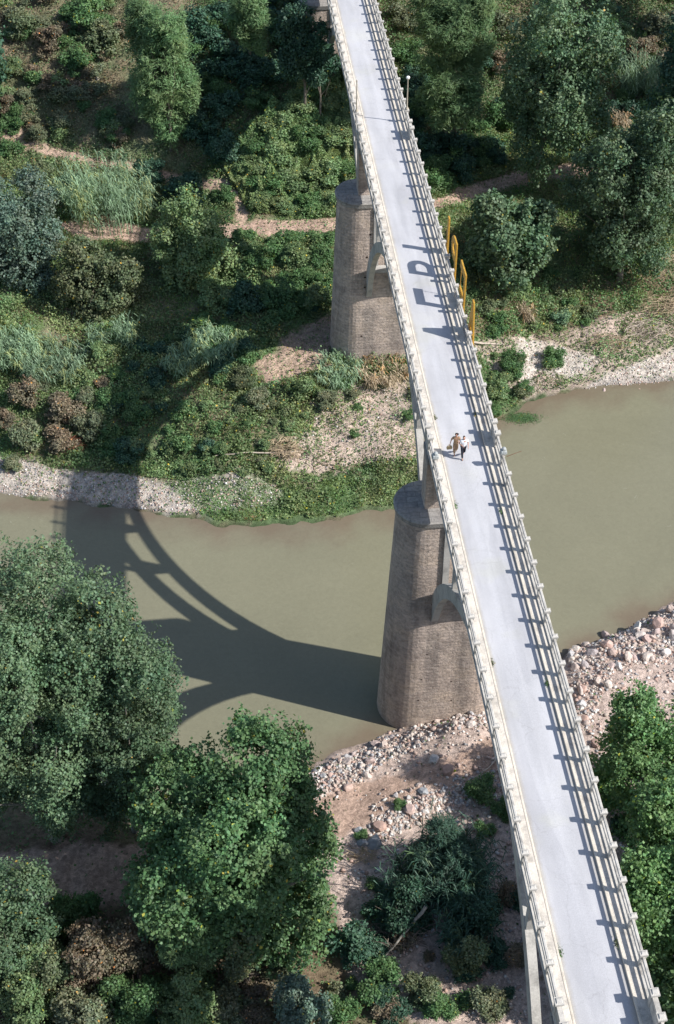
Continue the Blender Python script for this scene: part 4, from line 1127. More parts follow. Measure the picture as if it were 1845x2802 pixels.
# ------------------------------------------------------------------ shrubs (shared meshes, one object each)
SH = {}
def shrub_mesh(kind, v, needles=False):
    key = (kind, v)
    if key not in SH:
        V, T, c, L = crown_quads(300 + v * 7 + len(SH), 1, 1, .78, .36, 6500, .105, .8, .35, .006, needles, .4)
        SH[key] = quads('shrub', V, T, LEAF[kind], link_it=False)
    return SH[key]
def shrub(px, py, r, kind, label=None, name='shrub', cat='shrub', group=None, hz=.8, up=None, xy=None):
    up = r * .45 if up is None else up
    if xy is None: X, Y = ground(px, py, up)
    else: X, Y = xy
    v = random.randrange(3)
    o = share(name, shrub_mesh(kind, v), None, (X, Y, h1(X, Y) + up), (0, 0, random.uniform(0, 6.28)), (r, r * random.uniform(.85, 1.1), r * hz * random.uniform(.9, 1.15)))
    props(o, label, cat, group)
    return o
SP = [  # px, py, radius, kind, label
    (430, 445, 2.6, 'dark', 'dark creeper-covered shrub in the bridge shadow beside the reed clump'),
    (520, 455, 1.2, 'green', 'small green shrub in sun beside the pale trail above the path'),
    (600, 600, 1.8, 'green', 'green shrub just right of the tree below the path'),
    (690, 605, 1.7, 'vine', 'lit green shrub below the straw heap left of the far pier'),
    (745, 600, 1.5, 'green', 'green shrub touching the left side of the far pier'),
    (745, 690, 1.8, 'vine', 'light green shrub leaning against the foot of the far pier'),
    (650, 690, 1.9, 'green', 'green shrub in the pier shadow near the bare sand'),
    (560, 700, 2.0, 'dark', 'dark shrub in the shade right of the tree below the path'),
    (500, 690, 1.9, 'vine', 'light green shrub under the tree below the path'),
    (1120, 1835, 1.3, 'green', 'lit green bush on the rubble touching the left side of the bridge'),
    (1170, 1880, 1.0, 'green', 'small bush beside the bridge just below the lit green one'),
    (1125, 1930, .8, 'green', 'little bush between the dark thicket and the bridge'),
    (930, 1870, .5, 'green', 'tiny green plant among the grey boulders on the rubble slope'),
    (840, 1945, .5, 'green', 'tiny green plant beside the big grey boulder'),
    (985, 2300, 1.3, 'olive', 'pale olive bush at the bottom edge left of the bridge'),
    (1140, 2330, 1.2, 'scrub', 'dull scrubby bush at the bottom edge beside the bridge leg'),
    (900, 2130, 1.6, 'dark', 'dark bush in the shade right of the plane tree'),
    (880, 2290, 1.5, 'green', 'green bush at the bottom edge below the curved log'),
    (820, 2200, 1.6, 'dark', 'dark bush touching the lower right of the plane tree'),
    (180, 2340, 1.6, 'scrub', 'dull bush at the bottom edge beside the corner bush'),
    (420, 2350, 1.6, 'vine', 'light green bush at the bottom edge right of the fresh green one'),
    (530, 2340, 1.4, 'scrub', 'thin dull bush at the bottom edge beneath the bare-stemmed bush'),
    (790, 2350, 1.2, 'green', 'small green bush at the bottom edge beside the reddish stones'),
    (190, 2140, 1.5, 'dark', 'dark bush at the edge of the dappled dirt path'),
    (1540, 2260, 1.2, 'brown', 'brownish bush in the lower right corner'),
    (1560, 2340, 1.4, 'dark', 'dark green bush at the bottom right corner of the photo'),
    (1285, 830, 1.3, 'green', 'dense dark green bush on the white gravel of the right shore'),
    (1220, 900, .9, 'green', 'green bush near the waterline right of the bridge'),
    (1190, 840, 1.4, 'green', 'bright green bush between the bridge and the white gravel'),
    (1150, 910, 1.2, 'vine', 'green bush with yellow flowers touching the right side of the bridge'),
    (1150, 955, .7, 'green', 'low bush at the water edge right under the bridge parapet'),
    (1305, 735, 1.0, 'reed', 'pale green leafy plant above the eroded right bank'),
    (1215, 665, 1.1, 'vine', 'pale bush in front of the low rounded tree behind the letters'),
    (1280, 640, .9, 'green', 'small bush under the broad poplar on the right'),
    (510, 1045, .8, 'green', 'dark green bush beside the fallen pale log on the left bank'),
    (440, 1090, .9, 'vine', 'bright green bush just above the gravel shore'),
    (950, 965, .7, 'green', 'small bright bush on the bare bank touching the left of the bridge'),
    (825, 1010, .5, 'green', 'tiny bush alone on the pink bare bank'),
    (600, 930, 1.4, 'scrub', 'grey-green bush at the edge of the arch shadow'),
    (560, 880, 1.3, 'olive', 'olive bush just outside the curve of the arch shadow'),
    (700, 900, 1.5, 'vine', 'light green bush below the sandy patch at the far pier'),
    (760, 930, 1.2, 'scrub', 'dull bush on the slope below the far pier'),
    (60, 910, 1.9, 'brown', 'large brownish bush at the left edge above the gravel'),
    (150, 950, 1.8, 'brown', 'brownish bush beside the larger one at the left edge'),
    (60, 1010, 1.7, 'scrub', 'dull green bush hanging over the white gravel at the left edge'),
    (200, 985, 1.6, 'scrub', 'dull bush at the edge of the deck shadow on the left bank'),
    (140, 1030, 1.3, 'brown', 'withered brown bush by the root tangle on the gravel shore'),
    (30, 1080, 1.0, 'scrub', 'low dull bush on the shore in the lower left of the bank'),
    (250, 930, 1.4, 'green', 'green bush inside the deck shadow on the left bank'),
    (320, 960, 1.3, 'green', 'green bush in the middle of the deck shadow'),
    (300, 1050, 1.4, 'dark', 'dark bush in the deck shadow just above the gravel'),
    (240, 820, 1.2, 'vine', 'green bush between the reeds and the olive-green tree'),
    (960, 330, 2.4, 'dark', 'dark shrub in the gap right of the bridge near the globe lamp'),
    (1040, 340, 2.4, 'dark', 'dark shrub below the lower bright pine'),
    (1120, 330, 2.2, 'green', 'green shrub left of the tall poplar trunk'),
    (1165, 270, 2.2, 'green', 'green shrub behind the tall poplar crown on its left'),
    (1000, 420, 1.9, 'green', 'green shrub above the right-hand dirt path by the bridge'),
    (1080, 400, 1.8, 'dark', 'dark shrub casting shade on the right-hand dirt path'),
    (1150, 360, 1.7, 'dark', 'dark shrub beside the trunk of the tall poplar'),
    (940, 40, 1.8, 'scrub', 'dull scrub at the top edge right beside the bridge'),
    (945, 120, 2.0, 'green', 'green shrub between the bridge and the bushy pine'),
    (960, 200, 2.0, 'dark', 'dark shrub right of the bridge above the globe lamp'),
    (1180, 60, 2.0, 'scrub', 'dull scrub between the bushy pine and the tall poplar'),
    (1165, 150, 1.8, 'brown', 'brownish scrub in the gap between pine and tall poplar'),
    (1400, 40, 2.1, 'vine', 'light green creeper-covered shrub at the upper right'),
    (1440, 90, 1.9, 'vine', 'creeper-covered shrub above the hanging reeds'),
    (1530, 60, 2.0, 'scrub', 'dull brown-green scrub in the upper right corner'),
    (1530, 250, 2.4, 'green', 'green shrub at the right edge below the hanging reeds'),
    (1450, 260, 2.0, 'dark', 'dark shrub behind the broad poplar under the hanging reeds'),
    (540, 140, 2.6, 'dark', 'dark green tree-like shrub in shade left of the small top pine'),
    (480, 60, 2.6, 'dark', 'dark bushy shrub at the top edge right of the lone pine'),
    (660, 60, 2.6, 'green', 'green shrub at the top edge left of the distant pier'),
    (700, 120, 2.4, 'dark', 'dark shrub below the distant pier'),
    (735, 150, 2.2, 'green', 'green shrub at the very foot of the distant pier'),
    (760, 165, 1.6, 'dark', 'dark shrub between the distant pier foot and the bridge'),
    (620, 170, 2.4, 'dark', 'dark shrub in the bridge shadow above the creeper slope'),
    (520, 240, 2.2, 'dark', 'dark shrub in the bridge shadow right of the lone pine'),
    (470, 300, 2.0, 'dark', 'dark shrub at the foot of the shaded gully'),
    (520, 350, 1.9, 'dark', 'dark shrub low in the shaded gully above the trail'),
    (200, 40, 2.6, 'green', 'green shrub at the top edge left of the lone pine'),
    (240, 90, 2.2, 'olive', 'olive shrub left of the lone pine crown'),
    (180, 140, 1.9, 'green', 'green shrub on the reddish scrub slope'),
    (60, 60, 2.0, 'olive', 'olive shrub near the top left corner'),
    (120, 90, 1.8, 'brown', 'reddish shrub near the top left corner'),
    (205, 165, 1.0, 'brown', 'small rusty-red shrub in the middle of the left hillside'),
    (45, 265, 1.4, 'green', 'green shrub beside the pale trail at the left edge'),
    (20, 345, 1.6, 'green', 'green shrub at the left edge above the silvery willow'),
    (90, 410, 2.0, 'olive', 'olive shrub left of the tall reed clump'),
    (150, 440, 1.9, 'dark', 'dark shrub behind the left side of the tall reed clump'),
    (350, 400, 1.6, 'dark', 'dark shrub between the lone pine and the tall reed clump'),
]
for px, py, r, kind, lab in SP: shrub(px, py, r, kind, lab)
# creeper slope left of the bridge: sunlit lumps
for i, (px, py, r) in enumerate([(600, 330, 1.9), (640, 290, 1.9), (690, 250, 1.9), (730, 215, 1.8), (780, 240, 1.7), (660, 360, 2.1), (720, 320, 2.1), (780, 320, 1.9), (580, 390, 1.8), (620, 430, 2.0), (690, 420, 2.1), (750, 400, 2.0), (800, 390, 1.6), (600, 470, 1.5), (660, 478, 1.5), (720, 470, 1.5), (775, 460, 1.3), (800, 280, 1.5), (760, 175, 1.6)]):
    shrub(px, py, r, 'vine' if i % 3 else 'green', 'sunlit creeper-covered shrub on the slope left of the far pier', group='creeper-covered shrubs on the sunlit slope', hz=.6)
# scrub over the left hillside and the right slope
hillL = zone([(-80, -60), (300, -60), (300, 60), (250, 200), (330, 330), (250, 370), (60, 330), (-80, 400)])
hillR = zone([(1380, -60), (1700, -60), (1700, 250), (1500, 330), (1380, 200)])
lowL = zone([(-60, 880), (240, 860), (300, 1060), (80, 1050), (-60, 1040)])
ADJ = dict(scrub='dull grey-green', olive='olive', green='green', brown='reddish-brown', vine='light green', dark='dark green', willow='silvery')
FILLS = []
def fill(poly, n, kinds, rr, label, group, seed, hz=.7):
    g = np.random.default_rng(seed); lo = poly.min(0); hi = poly.max(0); c = 0
    while c < n:
        x, y = g.uniform(lo[0], hi[0]), g.uniform(lo[1], hi[1])
        if not inpoly(np.array([x]), np.array([y]), poly)[0]: continue
        kd = kinds[g.integers(len(kinds))]
        FILLS.append((g.uniform(*rr), kd, ADJ[kd] + ' ' + label, group + ', ' + ADJ[kd], x, y, hz)); c += 1
fill(hillL, 110, ['scrub', 'scrub', 'olive', 'green', 'brown', 'vine'], (.6, 1.5), 'scrub bush on the sunny left hillside', 'scrub bushes on the left hillside', 3)
fill(hillR, 30, ['scrub', 'green', 'dark', 'brown'], (1.0, 2.0), 'bush on the slope at the upper right', 'scrub bushes on the upper right slope', 4)
fill(lowL, 22, ['scrub', 'brown', 'green', 'vine'], (.6, 1.2), 'weedy bush on the left bank above the gravel', 'weedy bushes on the left bank', 5)
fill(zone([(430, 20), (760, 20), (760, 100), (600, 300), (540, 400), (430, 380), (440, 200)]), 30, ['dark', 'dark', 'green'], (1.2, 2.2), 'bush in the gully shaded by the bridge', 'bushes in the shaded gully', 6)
fill(zone([(930, 60), (1180, 100), (1200, 330), (1030, 430), (960, 430)]), 30, ['dark', 'green', 'dark'], (1.0, 2.0), 'bush on the wooded slope right of the bridge', 'bushes on the wooded slope right of the bridge', 8)

fill(zone([(240, 860), (560, 700), (770, 620), (770, 700), (640, 830), (560, 900), (480, 1060), (260, 1060)]), 70, ['green', 'vine', 'green', 'dark'], (.4, 1.1), 'weed bush on the bank under the bridge shadow', 'weed bushes in the bridge shadow', 9)
fill(zone([(480, 1000), (620, 880), (960, 870), (970, 960), (760, 960), (620, 1120), (420, 1120)]), 46, ['green', 'vine', 'vine', 'olive', 'scrub'], (.25, .75), 'weed bush on the open bank between shadow and bridge', 'weed bushes on the open bank', 10)
fill(zone([(1100, 680), (1300, 680), (1400, 740), (1230, 800), (1230, 910), (1160, 960), (1110, 800)]), 44, ['green', 'vine', 'green', 'olive'], (.3, .9), 'weed bush on the far bank right of the bridge', 'weed bushes right of the bridge', 12)
fill(zone([(550, 560), (780, 550), (770, 720), (640, 740), (560, 680)]), 24, ['green', 'vine', 'green'], (.8, 1.5), 'bush in the thicket left of the far pier', 'thicket left of the far pier', 13)
fill(zone([(860, 2050), (1200, 1990), (1220, 2380), (800, 2380)]), 30, ['dark', 'green', 'dark', 'brown'], (.4, 1.1), 'bush in the shaded thicket left of the near span', 'bushes in the shaded thicket', 14)
fill(zone([(-60, 2200), (250, 2160), (640, 2230), (780, 2300), (760, 2460), (-60, 2460)]), 46, ['green', 'olive', 'brown', 'vine', 'scrub'], (.6, 1.3), 'bush in the strip of scrub along the bottom edge', 'bushes along the bottom edge', 15)
fill(zone([(1400, 1900), (1560, 1800), (1640, 2380), (1500, 2380), (1440, 2100)]), 16, ['green', 'dark'], (.5, 1.1), 'bush beneath the plane trees right of the bridge', 'bushes beneath the right plane trees', 16)
fill(zone([(1180, -60), (1400, -60), (1400, 200), (1330, 330), (1180, 300)]), 26, ['scrub', 'green', 'dark', 'vine'], (1.0, 2.0), 'bush on the slope behind the tall poplar', 'bushes behind the tall poplar', 17)
FILLS.sort(key=lambda f: -f[0] * f[0] / (60 + f[5]))
NIND = 296 - len(SP) - 19
for r, kd, lab, grp, x, y, hz in FILLS[:NIND]:
    shrub(0, 0, r, kd, lab, group=grp, xy=(x, y), hz=hz)
# the small remaining ones, more than anyone could list, as one object
LOW = {}
for kd in sorted(set(f[1] for f in FILLS)):
    LOW[kd] = [crown_quads(700 + v, 1, 1, .78, .36, 1700, .19, .8, .35, .006, False, .4)[:2] for v in range(2)]
AV = []; AT = []; AM = []; kinds_ = sorted(LOW)
g = np.random.default_rng(77)
for r, kd, lab, grp, x, y, hz in FILLS[NIND:]:
    V_, T_ = LOW[kd][g.integers(2)]; a = g.uniform(0, 6.28); ca, sa = math.cos(a), math.sin(a)
    W = np.stack([V_[..., 0] * ca - V_[..., 1] * sa, V_[..., 0] * sa + V_[..., 1] * ca, V_[..., 2] * hz], -1) * r + np.array([x, y, h1(x, y) + r * .45])
    AV.append(W); AT.append(T_); AM.append(np.full(len(W), kinds_.index(kd), np.int32))
o = quads('small_shrubs', np.concatenate(AV), np.concatenate(AT), LEAF[kinds_[0]])
for kd in kinds_[1:]: o.data.materials.append(LEAF[kd])
o.data.polygons.foreach_set('material_index', np.concatenate(AM)); o['kind'] = 'stuff'; o['label'] = 'small bushes and weeds scattered over both banks'

# ------------------------------------------------------------------ reeds
def reed_quads(seed, n, rad, hgt, lean=.25, leafl=.55):
    g = np.random.default_rng(seed)
    Q = []; T = []
    for i in range(n):
        a = g.random() * 2 * PI; r = rad * math.sqrt(g.random())
        b = np.array([r * math.cos(a), r * math.sin(a), 0])
        d = np.array([math.cos(a), math.sin(a), 0]) * lean * (.3 + g.random()) + np.array([g.normal() * .08 - .08, g.normal() * .08, 0])
        h = hgt * (.6 + .5 * g.random()); k = 6; w = .035
        tn = (1 + (g.random() - .5) * .5) * (np.array([1.5, 1.15, .8]) if g.random() < .12 else np.ones(3))
        P = [b + d * h * (j / k) ** 2 + np.array([0, 0, h * j / k]) for j in range(k + 1)]
        side = np.array([-math.sin(a), math.cos(a), 0])
        for j in range(k):
            ww = w * (1 - .6 * j / k)
            Q.append([P[j] - side * ww, P[j] + side * ww, P[j + 1] + side * ww, P[j + 1] - side * ww]); T.append(tn)
            if j >= 1:
                for q in range(3):
                    an = g.random() * 2 * PI; o_ = np.array([math.cos(an), math.sin(an), 0]); s2 = np.array([-o_[1], o_[0], 0]) * .035
                    p0 = P[j] + (P[j + 1] - P[j]) * g.random(); L = leafl * (.6 + .7 * g.random())
                    p1 = p0 + o_ * L * .55 + np.array([0, 0, L * .45]); p2 = p0 + o_ * L * 1.05 + np.array([0, 0, L * .05])
                    Q.append([p0 - s2 * .4, p0 + s2 * .4, p1 + s2, p1 - s2]); T.append(tn * (.85 + .3 * g.random()))
                    Q.append([p1 - s2, p1 + s2, p2 + s2 * .1, p2 - s2 * .1]); T.append(tn * (.85 + .3 * g.random()))
    return np.array(Q), np.array(T)
def reeds(px, py, n, rad, hgt, label, seed, kind='reed', lean=.25, leafl=.6):
    X, Y = ground(px, py)
    Q, T = reed_quads(seed, n, rad, hgt, lean, leafl)
    o = quads('reed_clump', Q, T, LEAF[kind]); o.location = (X, Y, h1(X, Y) - .1)
    props(o, label, 'reeds', 'reed clumps')
reeds(255, 505, 120, 3.9, 5.6, 'tall pale giant reed clump above the dirt path on the left', 1, lean=.12, leafl=.7)
reeds(190, 495, 50, 1.8, 4.6, 'smaller reed clump on the left side of the tall one', 2, leafl=.8)
reeds(315, 500, 60, 1.8, 4.2, 'reed clump on the right side of the tall one', 12, leafl=.8)
reeds(30, 830, 120, 2.6, 2.0, 'low bright reed bed at the left edge', 3, leafl=.7)
reeds(130, 855, 120, 2.8, 1.8, 'low reed bed right of the one at the left edge', 4, leafl=.7)
reeds(300, 800, 26, .9, 2.8, 'thin upright reed clump below the olive-green tree', 5)
reeds(230, 810, 16, .6, 2.3, 'very thin reed tuft left of the upright clump', 13)
reeds(500, 820, 70, 2.0, 2.0, 'pale reed bed at the tip of the pier shadow', 6)
reeds(430, 850, 60, 1.8, 1.7, 'reed bed inside the arch shadow', 7)
reeds(790, 872, 60, 2.2, 1.3, 'blue-green reeds at the foot of the far pier', 8)
reeds(895, 875, 70, 2.3, 1.3, 'straw-coloured reeds between the far pier foot and the bridge', 9, kind='dry')
reeds(1480, 225, 70, 1.7, 5.0, 'pale reeds hanging on the upper right slope', 10, lean=.3, leafl=.9)
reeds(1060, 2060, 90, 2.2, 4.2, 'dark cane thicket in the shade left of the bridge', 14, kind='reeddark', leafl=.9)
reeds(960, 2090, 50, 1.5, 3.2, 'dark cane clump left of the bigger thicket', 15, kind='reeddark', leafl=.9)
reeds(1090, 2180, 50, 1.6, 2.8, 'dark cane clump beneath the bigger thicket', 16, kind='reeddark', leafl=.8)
reeds(1225, 745, 20, .6, 1.6, 'dry reed tuft above the eroded right bank', 17, kind='dry')
reeds(1440, 300, 24, .8, 2.2, 'pale weed tuft behind the broad poplar', 18, kind='dry')

# ------------------------------------------------------------------ ground cover (uncountable)
def scatter(name, n, kinds_fn, kind, sz, up, seed, region=(-52, 52, 34, 165), grassy=False):
    g = np.random.default_rng(seed)
    x = g.uniform(region[0], region[1], n); y = g.uniform(region[2], region[3], n)
    dist = (y * .7235 + 60) / 3892
    vis = np.abs(x) < (y * .7235 + 60) * .25 + 14
    x, y = x[vis], y[vis]
    keep = g.random(len(x)) < kinds_fn(x, y)
    x, y = x[keep], y[keep]
    z = height(x, y)
    ok = z > .12; x, y, z = x[ok], y[ok], z[ok]
    n = len(x)
    lump = np.clip(fbm(x, y, s=.9, oct=3) * 2 - .75, 0, 1)
    P = np.stack([x, y, z + up * (.15 + g.random(n) * lump * 1.6)], 1)
    if grassy:
        tip = norm(g.normal(size=(n, 3)) * .45 + np.array([0, 0, 1])); Nn = norm(np.cross(tip, norm(g.normal(size=(n, 3)))))
        V_ = leaves(P, Nn, sz * 1.8 * (.6 + .8 * g.random(n)), sz * .35, g, tip)
    else:
        Nn = norm(g.normal(size=(n, 3)) * .6 + np.array([0, 0, .8])); s = sz * (.5 + g.random(n))
        V_ = leaves(P, Nn, s, s * .75, g)
    t = tints(n, g, .35, .01, ((.45 + 1.1 * fbm(x, y, s=.6, oct=4)) )[:, None] * np.stack([.75 + .6 * fbm(x + 300, y, s=.35, oct=3), np.ones(n), np.full(n, .95)], 1))
    o = quads(name, V_, t, LEAF[kind]); o['kind'] = 'stuff'; o['label'] = kind_lab[name]; 
    return o
kind_lab = {'ground_cover': 'low green weeds covering the banks', 'grass': 'green grass along the banks', 'dry_grass': 'dry straw-coloured grass on the banks', 'hillside_scrub': 'low dull scrub covering the hillsides', 'dark_undergrowth': 'dark undergrowth of the slopes'}
BARE = [z for z in ZN if z[1] is not None]
def bare(x, y):
    """1 where the ground is bare path, gravel or earth"""
    b = np.zeros(len(x))
    for i, (poly, col, soft, a) in enumerate(ZN):
        if i in (1, 9, 10): continue
        wx = x + (fbm(x, y, s=.9, oct=2) - .5) * 2 * soft
        k = .72 if i in (2, 11) else 1.0
        b = np.maximum(b, inpoly(wx, y, poly) * a * k)
    return b
def far(x, y): return (y > 84 + x * .3).astype(float)
def f_cover(x, y):
    m = np.clip((fbm(x, y, s=.3, oct=3) - .27) * 6, 0, 1)
    low = (height(x, y, False) < 9) * 1.0
    return m * (1 - .93 * bare(x, y)) * (far(x, y) * (.3 + .7 * low) + (1 - far(x, y)) * .3)
def f_grass(x, y):
    m = np.clip((fbm(x + 40, y, s=.35, oct=3) - .33) * 5, 0, 1)
    z1 = inpoly(x, y, ZN[1][0]) * .9; z2 = inpoly(x, y, ZN[9][0]) * .4
    low = (height(x, y, False) < 7.6)
    return np.maximum(np.maximum(m * .8 * (1 - .92 * bare(x, y)) * low * far(x, y), z1), z2)
def f_dry(x, y):
    m = np.clip((fbm(x - 90, y, s=.4, oct=3) - .46) * 6, 0, 1)
    return m * (1 - .75 * bare(x, y)) * (.06 + .94 * far(x, y)) * .6
def f_hill(x, y):
    hh = height(x, y, False)
    return np.clip((hh - 7.4) / 1.5, 0, 1) * far(x, y) * (1 - .95 * bare(x, y)) * np.clip((fbm(x, y, s=.5, oct=3) - .3) * 4, 0, 1)
def f_dark(x, y):
    hh = height(x, y, False)
    return np.clip((hh - 7.4) / 1.5, 0, 1) * far(x, y) * (1 - .95 * bare(x, y)) * np.clip((x + 16) / 4, 0, 1)
kind_lab['creeper'] = 'sunlit creeper smothering the slope left of the far pier'
vinez = zone([(560, 340), (700, 210), (790, 160), (830, 200), (835, 300), (800, 480), (700, 500), (600, 500), (545, 440), (530, 400)])
def f_vine(x, y): return inpoly(x + (fbm(x, y, s=.8) - .5) * 1.5, y, vinez) * 1.0
def f_bright(x, y):
    m = np.clip((fbm(x + 7, y - 33, s=.28, oct=3) - .36) * 7, 0, 1)
    return m * (1 - .95 * bare(x, y)) * far(x, y) * (height(x, y, False) < 8)
kind_lab['tall_weeds'] = 'taller pale green weeds on the far bank'
scatter('ground_cover', 660000, f_cover, 'green', .18, .6, 1)
scatter('tall_weeds', 540000, f_bright, 'vine', .17, 1.0, 7, region=(-52, 52, 84, 140))
scatter('grass', 660000, f_grass, 'grass', .16, .14, 2, region=(-52, 52, 84, 140), grassy=True)
scatter('dry_grass', 440000, f_dry, 'dry', .18, .12, 3, grassy=True)
scatter('hillside_scrub', 520000, f_hill, 'scrub', .16, .9, 4, region=(-58, 58, 110, 170))
scatter('dark_undergrowth', 320000, f_dark, 'green', .2, 1.2, 5, region=(-20, 58, 118, 170))
scatter('creeper', 1500000, f_vine, 'vine', .19, 1.25, 8, region=(-20, 5, 118, 150))

# ------------------------------------------------------------------ rocks
def rock_mesh(seed, m):
    g = np.random.default_rng(seed)
    bm = bmesh.new(); bmesh.ops.create_icosphere(bm, subdivisions=2, radius=1)
    pl = [(norm(g.normal(size=3)), g.uniform(.5, .85)) for _ in range(9)]
    for v in bm.verts:
        p = np.array(v.co)
        for nrm, d in pl:
            k = p @ nrm
            if k > d: p = p - nrm * (k - d)
        v.co = Vector(p * (1 + g.normal() * .025))
    me = bpy.data.meshes.new('rock'); bm.to_mesh(me); bm.free(); me.materials.append(m)
    return me
def make_rock(name, col):
    m, nt, p, o = mat(name)
    oi = N(nt, 'ShaderNodeObjectInfo'); co = objco(nt)
    r_ = ramp(nt, oi.outputs['Random'], [(0, (.58, .52, .46)), (.3, (.48, .37, .32)), (.5, (.66, .63, .59)), (.68, (.38, .37, .38)), (.85, (.52, .36, .30)), (1, (.52, .45, .40))])
    n = noise(nt, 2.5, 5, .7, co)
    c = mul(nt, r_.outputs[0], ramp(nt, n.outputs[0], [(.3, .7), (.65, 1.15)]).outputs[0])
    c = mul(nt, c, (*col,))
    nt.links.new(c, p.inputs['Base Color']); p.inputs['Roughness'].default_value = .95
    bump(nt, p, n.outputs[0], .6, .1)
    return m
M['rock'] = make_rock('broken_rock', (1, 1, 1))
RM = [rock_mesh(i, M['rock']) for i in range(9)]
M['greyrock'] = simple('grey_boulder', (.33, .34, .35), .95, .35, 3)
GR = rock_mesh(77, M['greyrock'])
M['pinkrock'] = simple('pink_boulder', (.48, .33, .27), .95, .3, 3)
PR = rock_mesh(78, M['pinkrock'])
rockz = [
    (zone([(700, 1800), (790, 1762), (880, 1715), (960, 1700), (1000, 1640), (1140, 1625), (1150, 1690), (1000, 1720), (900, 1770), (800, 1850), (730, 1860)]), 130, (.15, .5), 'broken pale rock in the rubble along the waterline left of the bridge', 'rubble rocks left of the bridge'),
    (zone([(860, 1870), (960, 1830), (1080, 1770), (1180, 1740), (1200, 1850), (1100, 1870), (1000, 1900), (870, 1960)]), 50, (.10, .32), 'broken rock on the slope above the dark thicket', 'rubble rocks above the dark thicket'),
    (zone([(1320, 1520), (1480, 1440), (1600, 1395), (1600, 1520), (1430, 1560), (1390, 1640), (1370, 1720), (1330, 1620)]), 100, (.17, .62), 'broken rock in the rubble bank right of the bridge', 'rubble rocks right of the bridge'),
]
cnt = 0
for zi, (poly, n, rr, lab, grp) in enumerate(rockz):
    g = np.random.default_rng(60 + zi); lo = poly.min(0); hi = poly.max(0); c = 0
    while c < n:
        x, y = g.uniform(lo[0], hi[0]), g.uniform(lo[1], hi[1])
        if not inpoly(np.array([x]), np.array([y]), poly)[0]: continue
        z = h1(x, y)
        if z < -.15: continue
        s = rr[0] + (rr[1] - rr[0]) * g.random() ** 2.2
        o = share('rock', RM[g.integers(9)], None, (x, y, z + s * .2), tuple(g.uniform(0, 6.28, 3)), (s * g.uniform(.8, 1.35), s, s * g.uniform(.55, .9)))
        props(o, lab, 'rock', grp); c += 1
for px, py, s, me, lab in [
    (872, 1962, .62, GR, 'big smooth grey boulder standing upright at the shaded edge of the rubble'),
    (843, 1962, .45, GR, 'grey boulder just left of the big upright one'),
    (835, 1935, .38, GR, 'flat bluish boulder above the two grey ones'),
    (880, 1925, .55, PR, 'long flat slab behind the big upright boulder'),
    (1010, 1770, .42, RM[2], 'pale boulder alone on the bare slope casting a small shadow'),
    (985, 1845, .42, GR, 'grey boulder at the top of the rocky slope'),
    (1040, 1795, .5, PR, 'flat pink slab right of the lone pale boulder'),
    (950, 1885, .45, RM[4], 'pale block half way down the rocky slope'),
    (1352, 1605, .42, PR, 'rounded pink boulder close to the right parapet'),
    (1350, 1640, .45, RM[1], 'pale block just below the rounded pink boulder'),
    (1357, 1672, .36, PR, 'pinkish block lowest of the three beside the right parapet'),
    (1385, 1730, .45, PR, 'pink boulder at the left foot of the bright plane tree'),
    (1530, 1455, .55, RM[3], 'large rounded pinkish boulder near the right edge'),
    (1490, 1480, .5, RM[6], 'large pale boulder left of the rounded one near the right edge'),
    (735, 2345, .6, PR, 'brown boulder in shade at the bottom below the plane tree'),
    (1130, 1600, .3, GR, 'grey stone against the near pier foot beside the bridge'),
    (1405, 908, .28, RM[0], 'pale stone standing in the water at the right shore'),
    (1485, 905, .22, PR, 'pink stone in the water farther along the right shore'),
    (228, 187, .3, RM[5], 'white stone on the scrubby left hillside'),
]:
    X, Y = ground(px, py)
    o = share('boulder', me, None, (X, Y, h1(X, Y) + s * .25), (random.uniform(0, .5), random.uniform(0, .4), random.uniform(0, 6)), (s * 1.15, s, s * .8))
    props(o, lab, 'boulder')
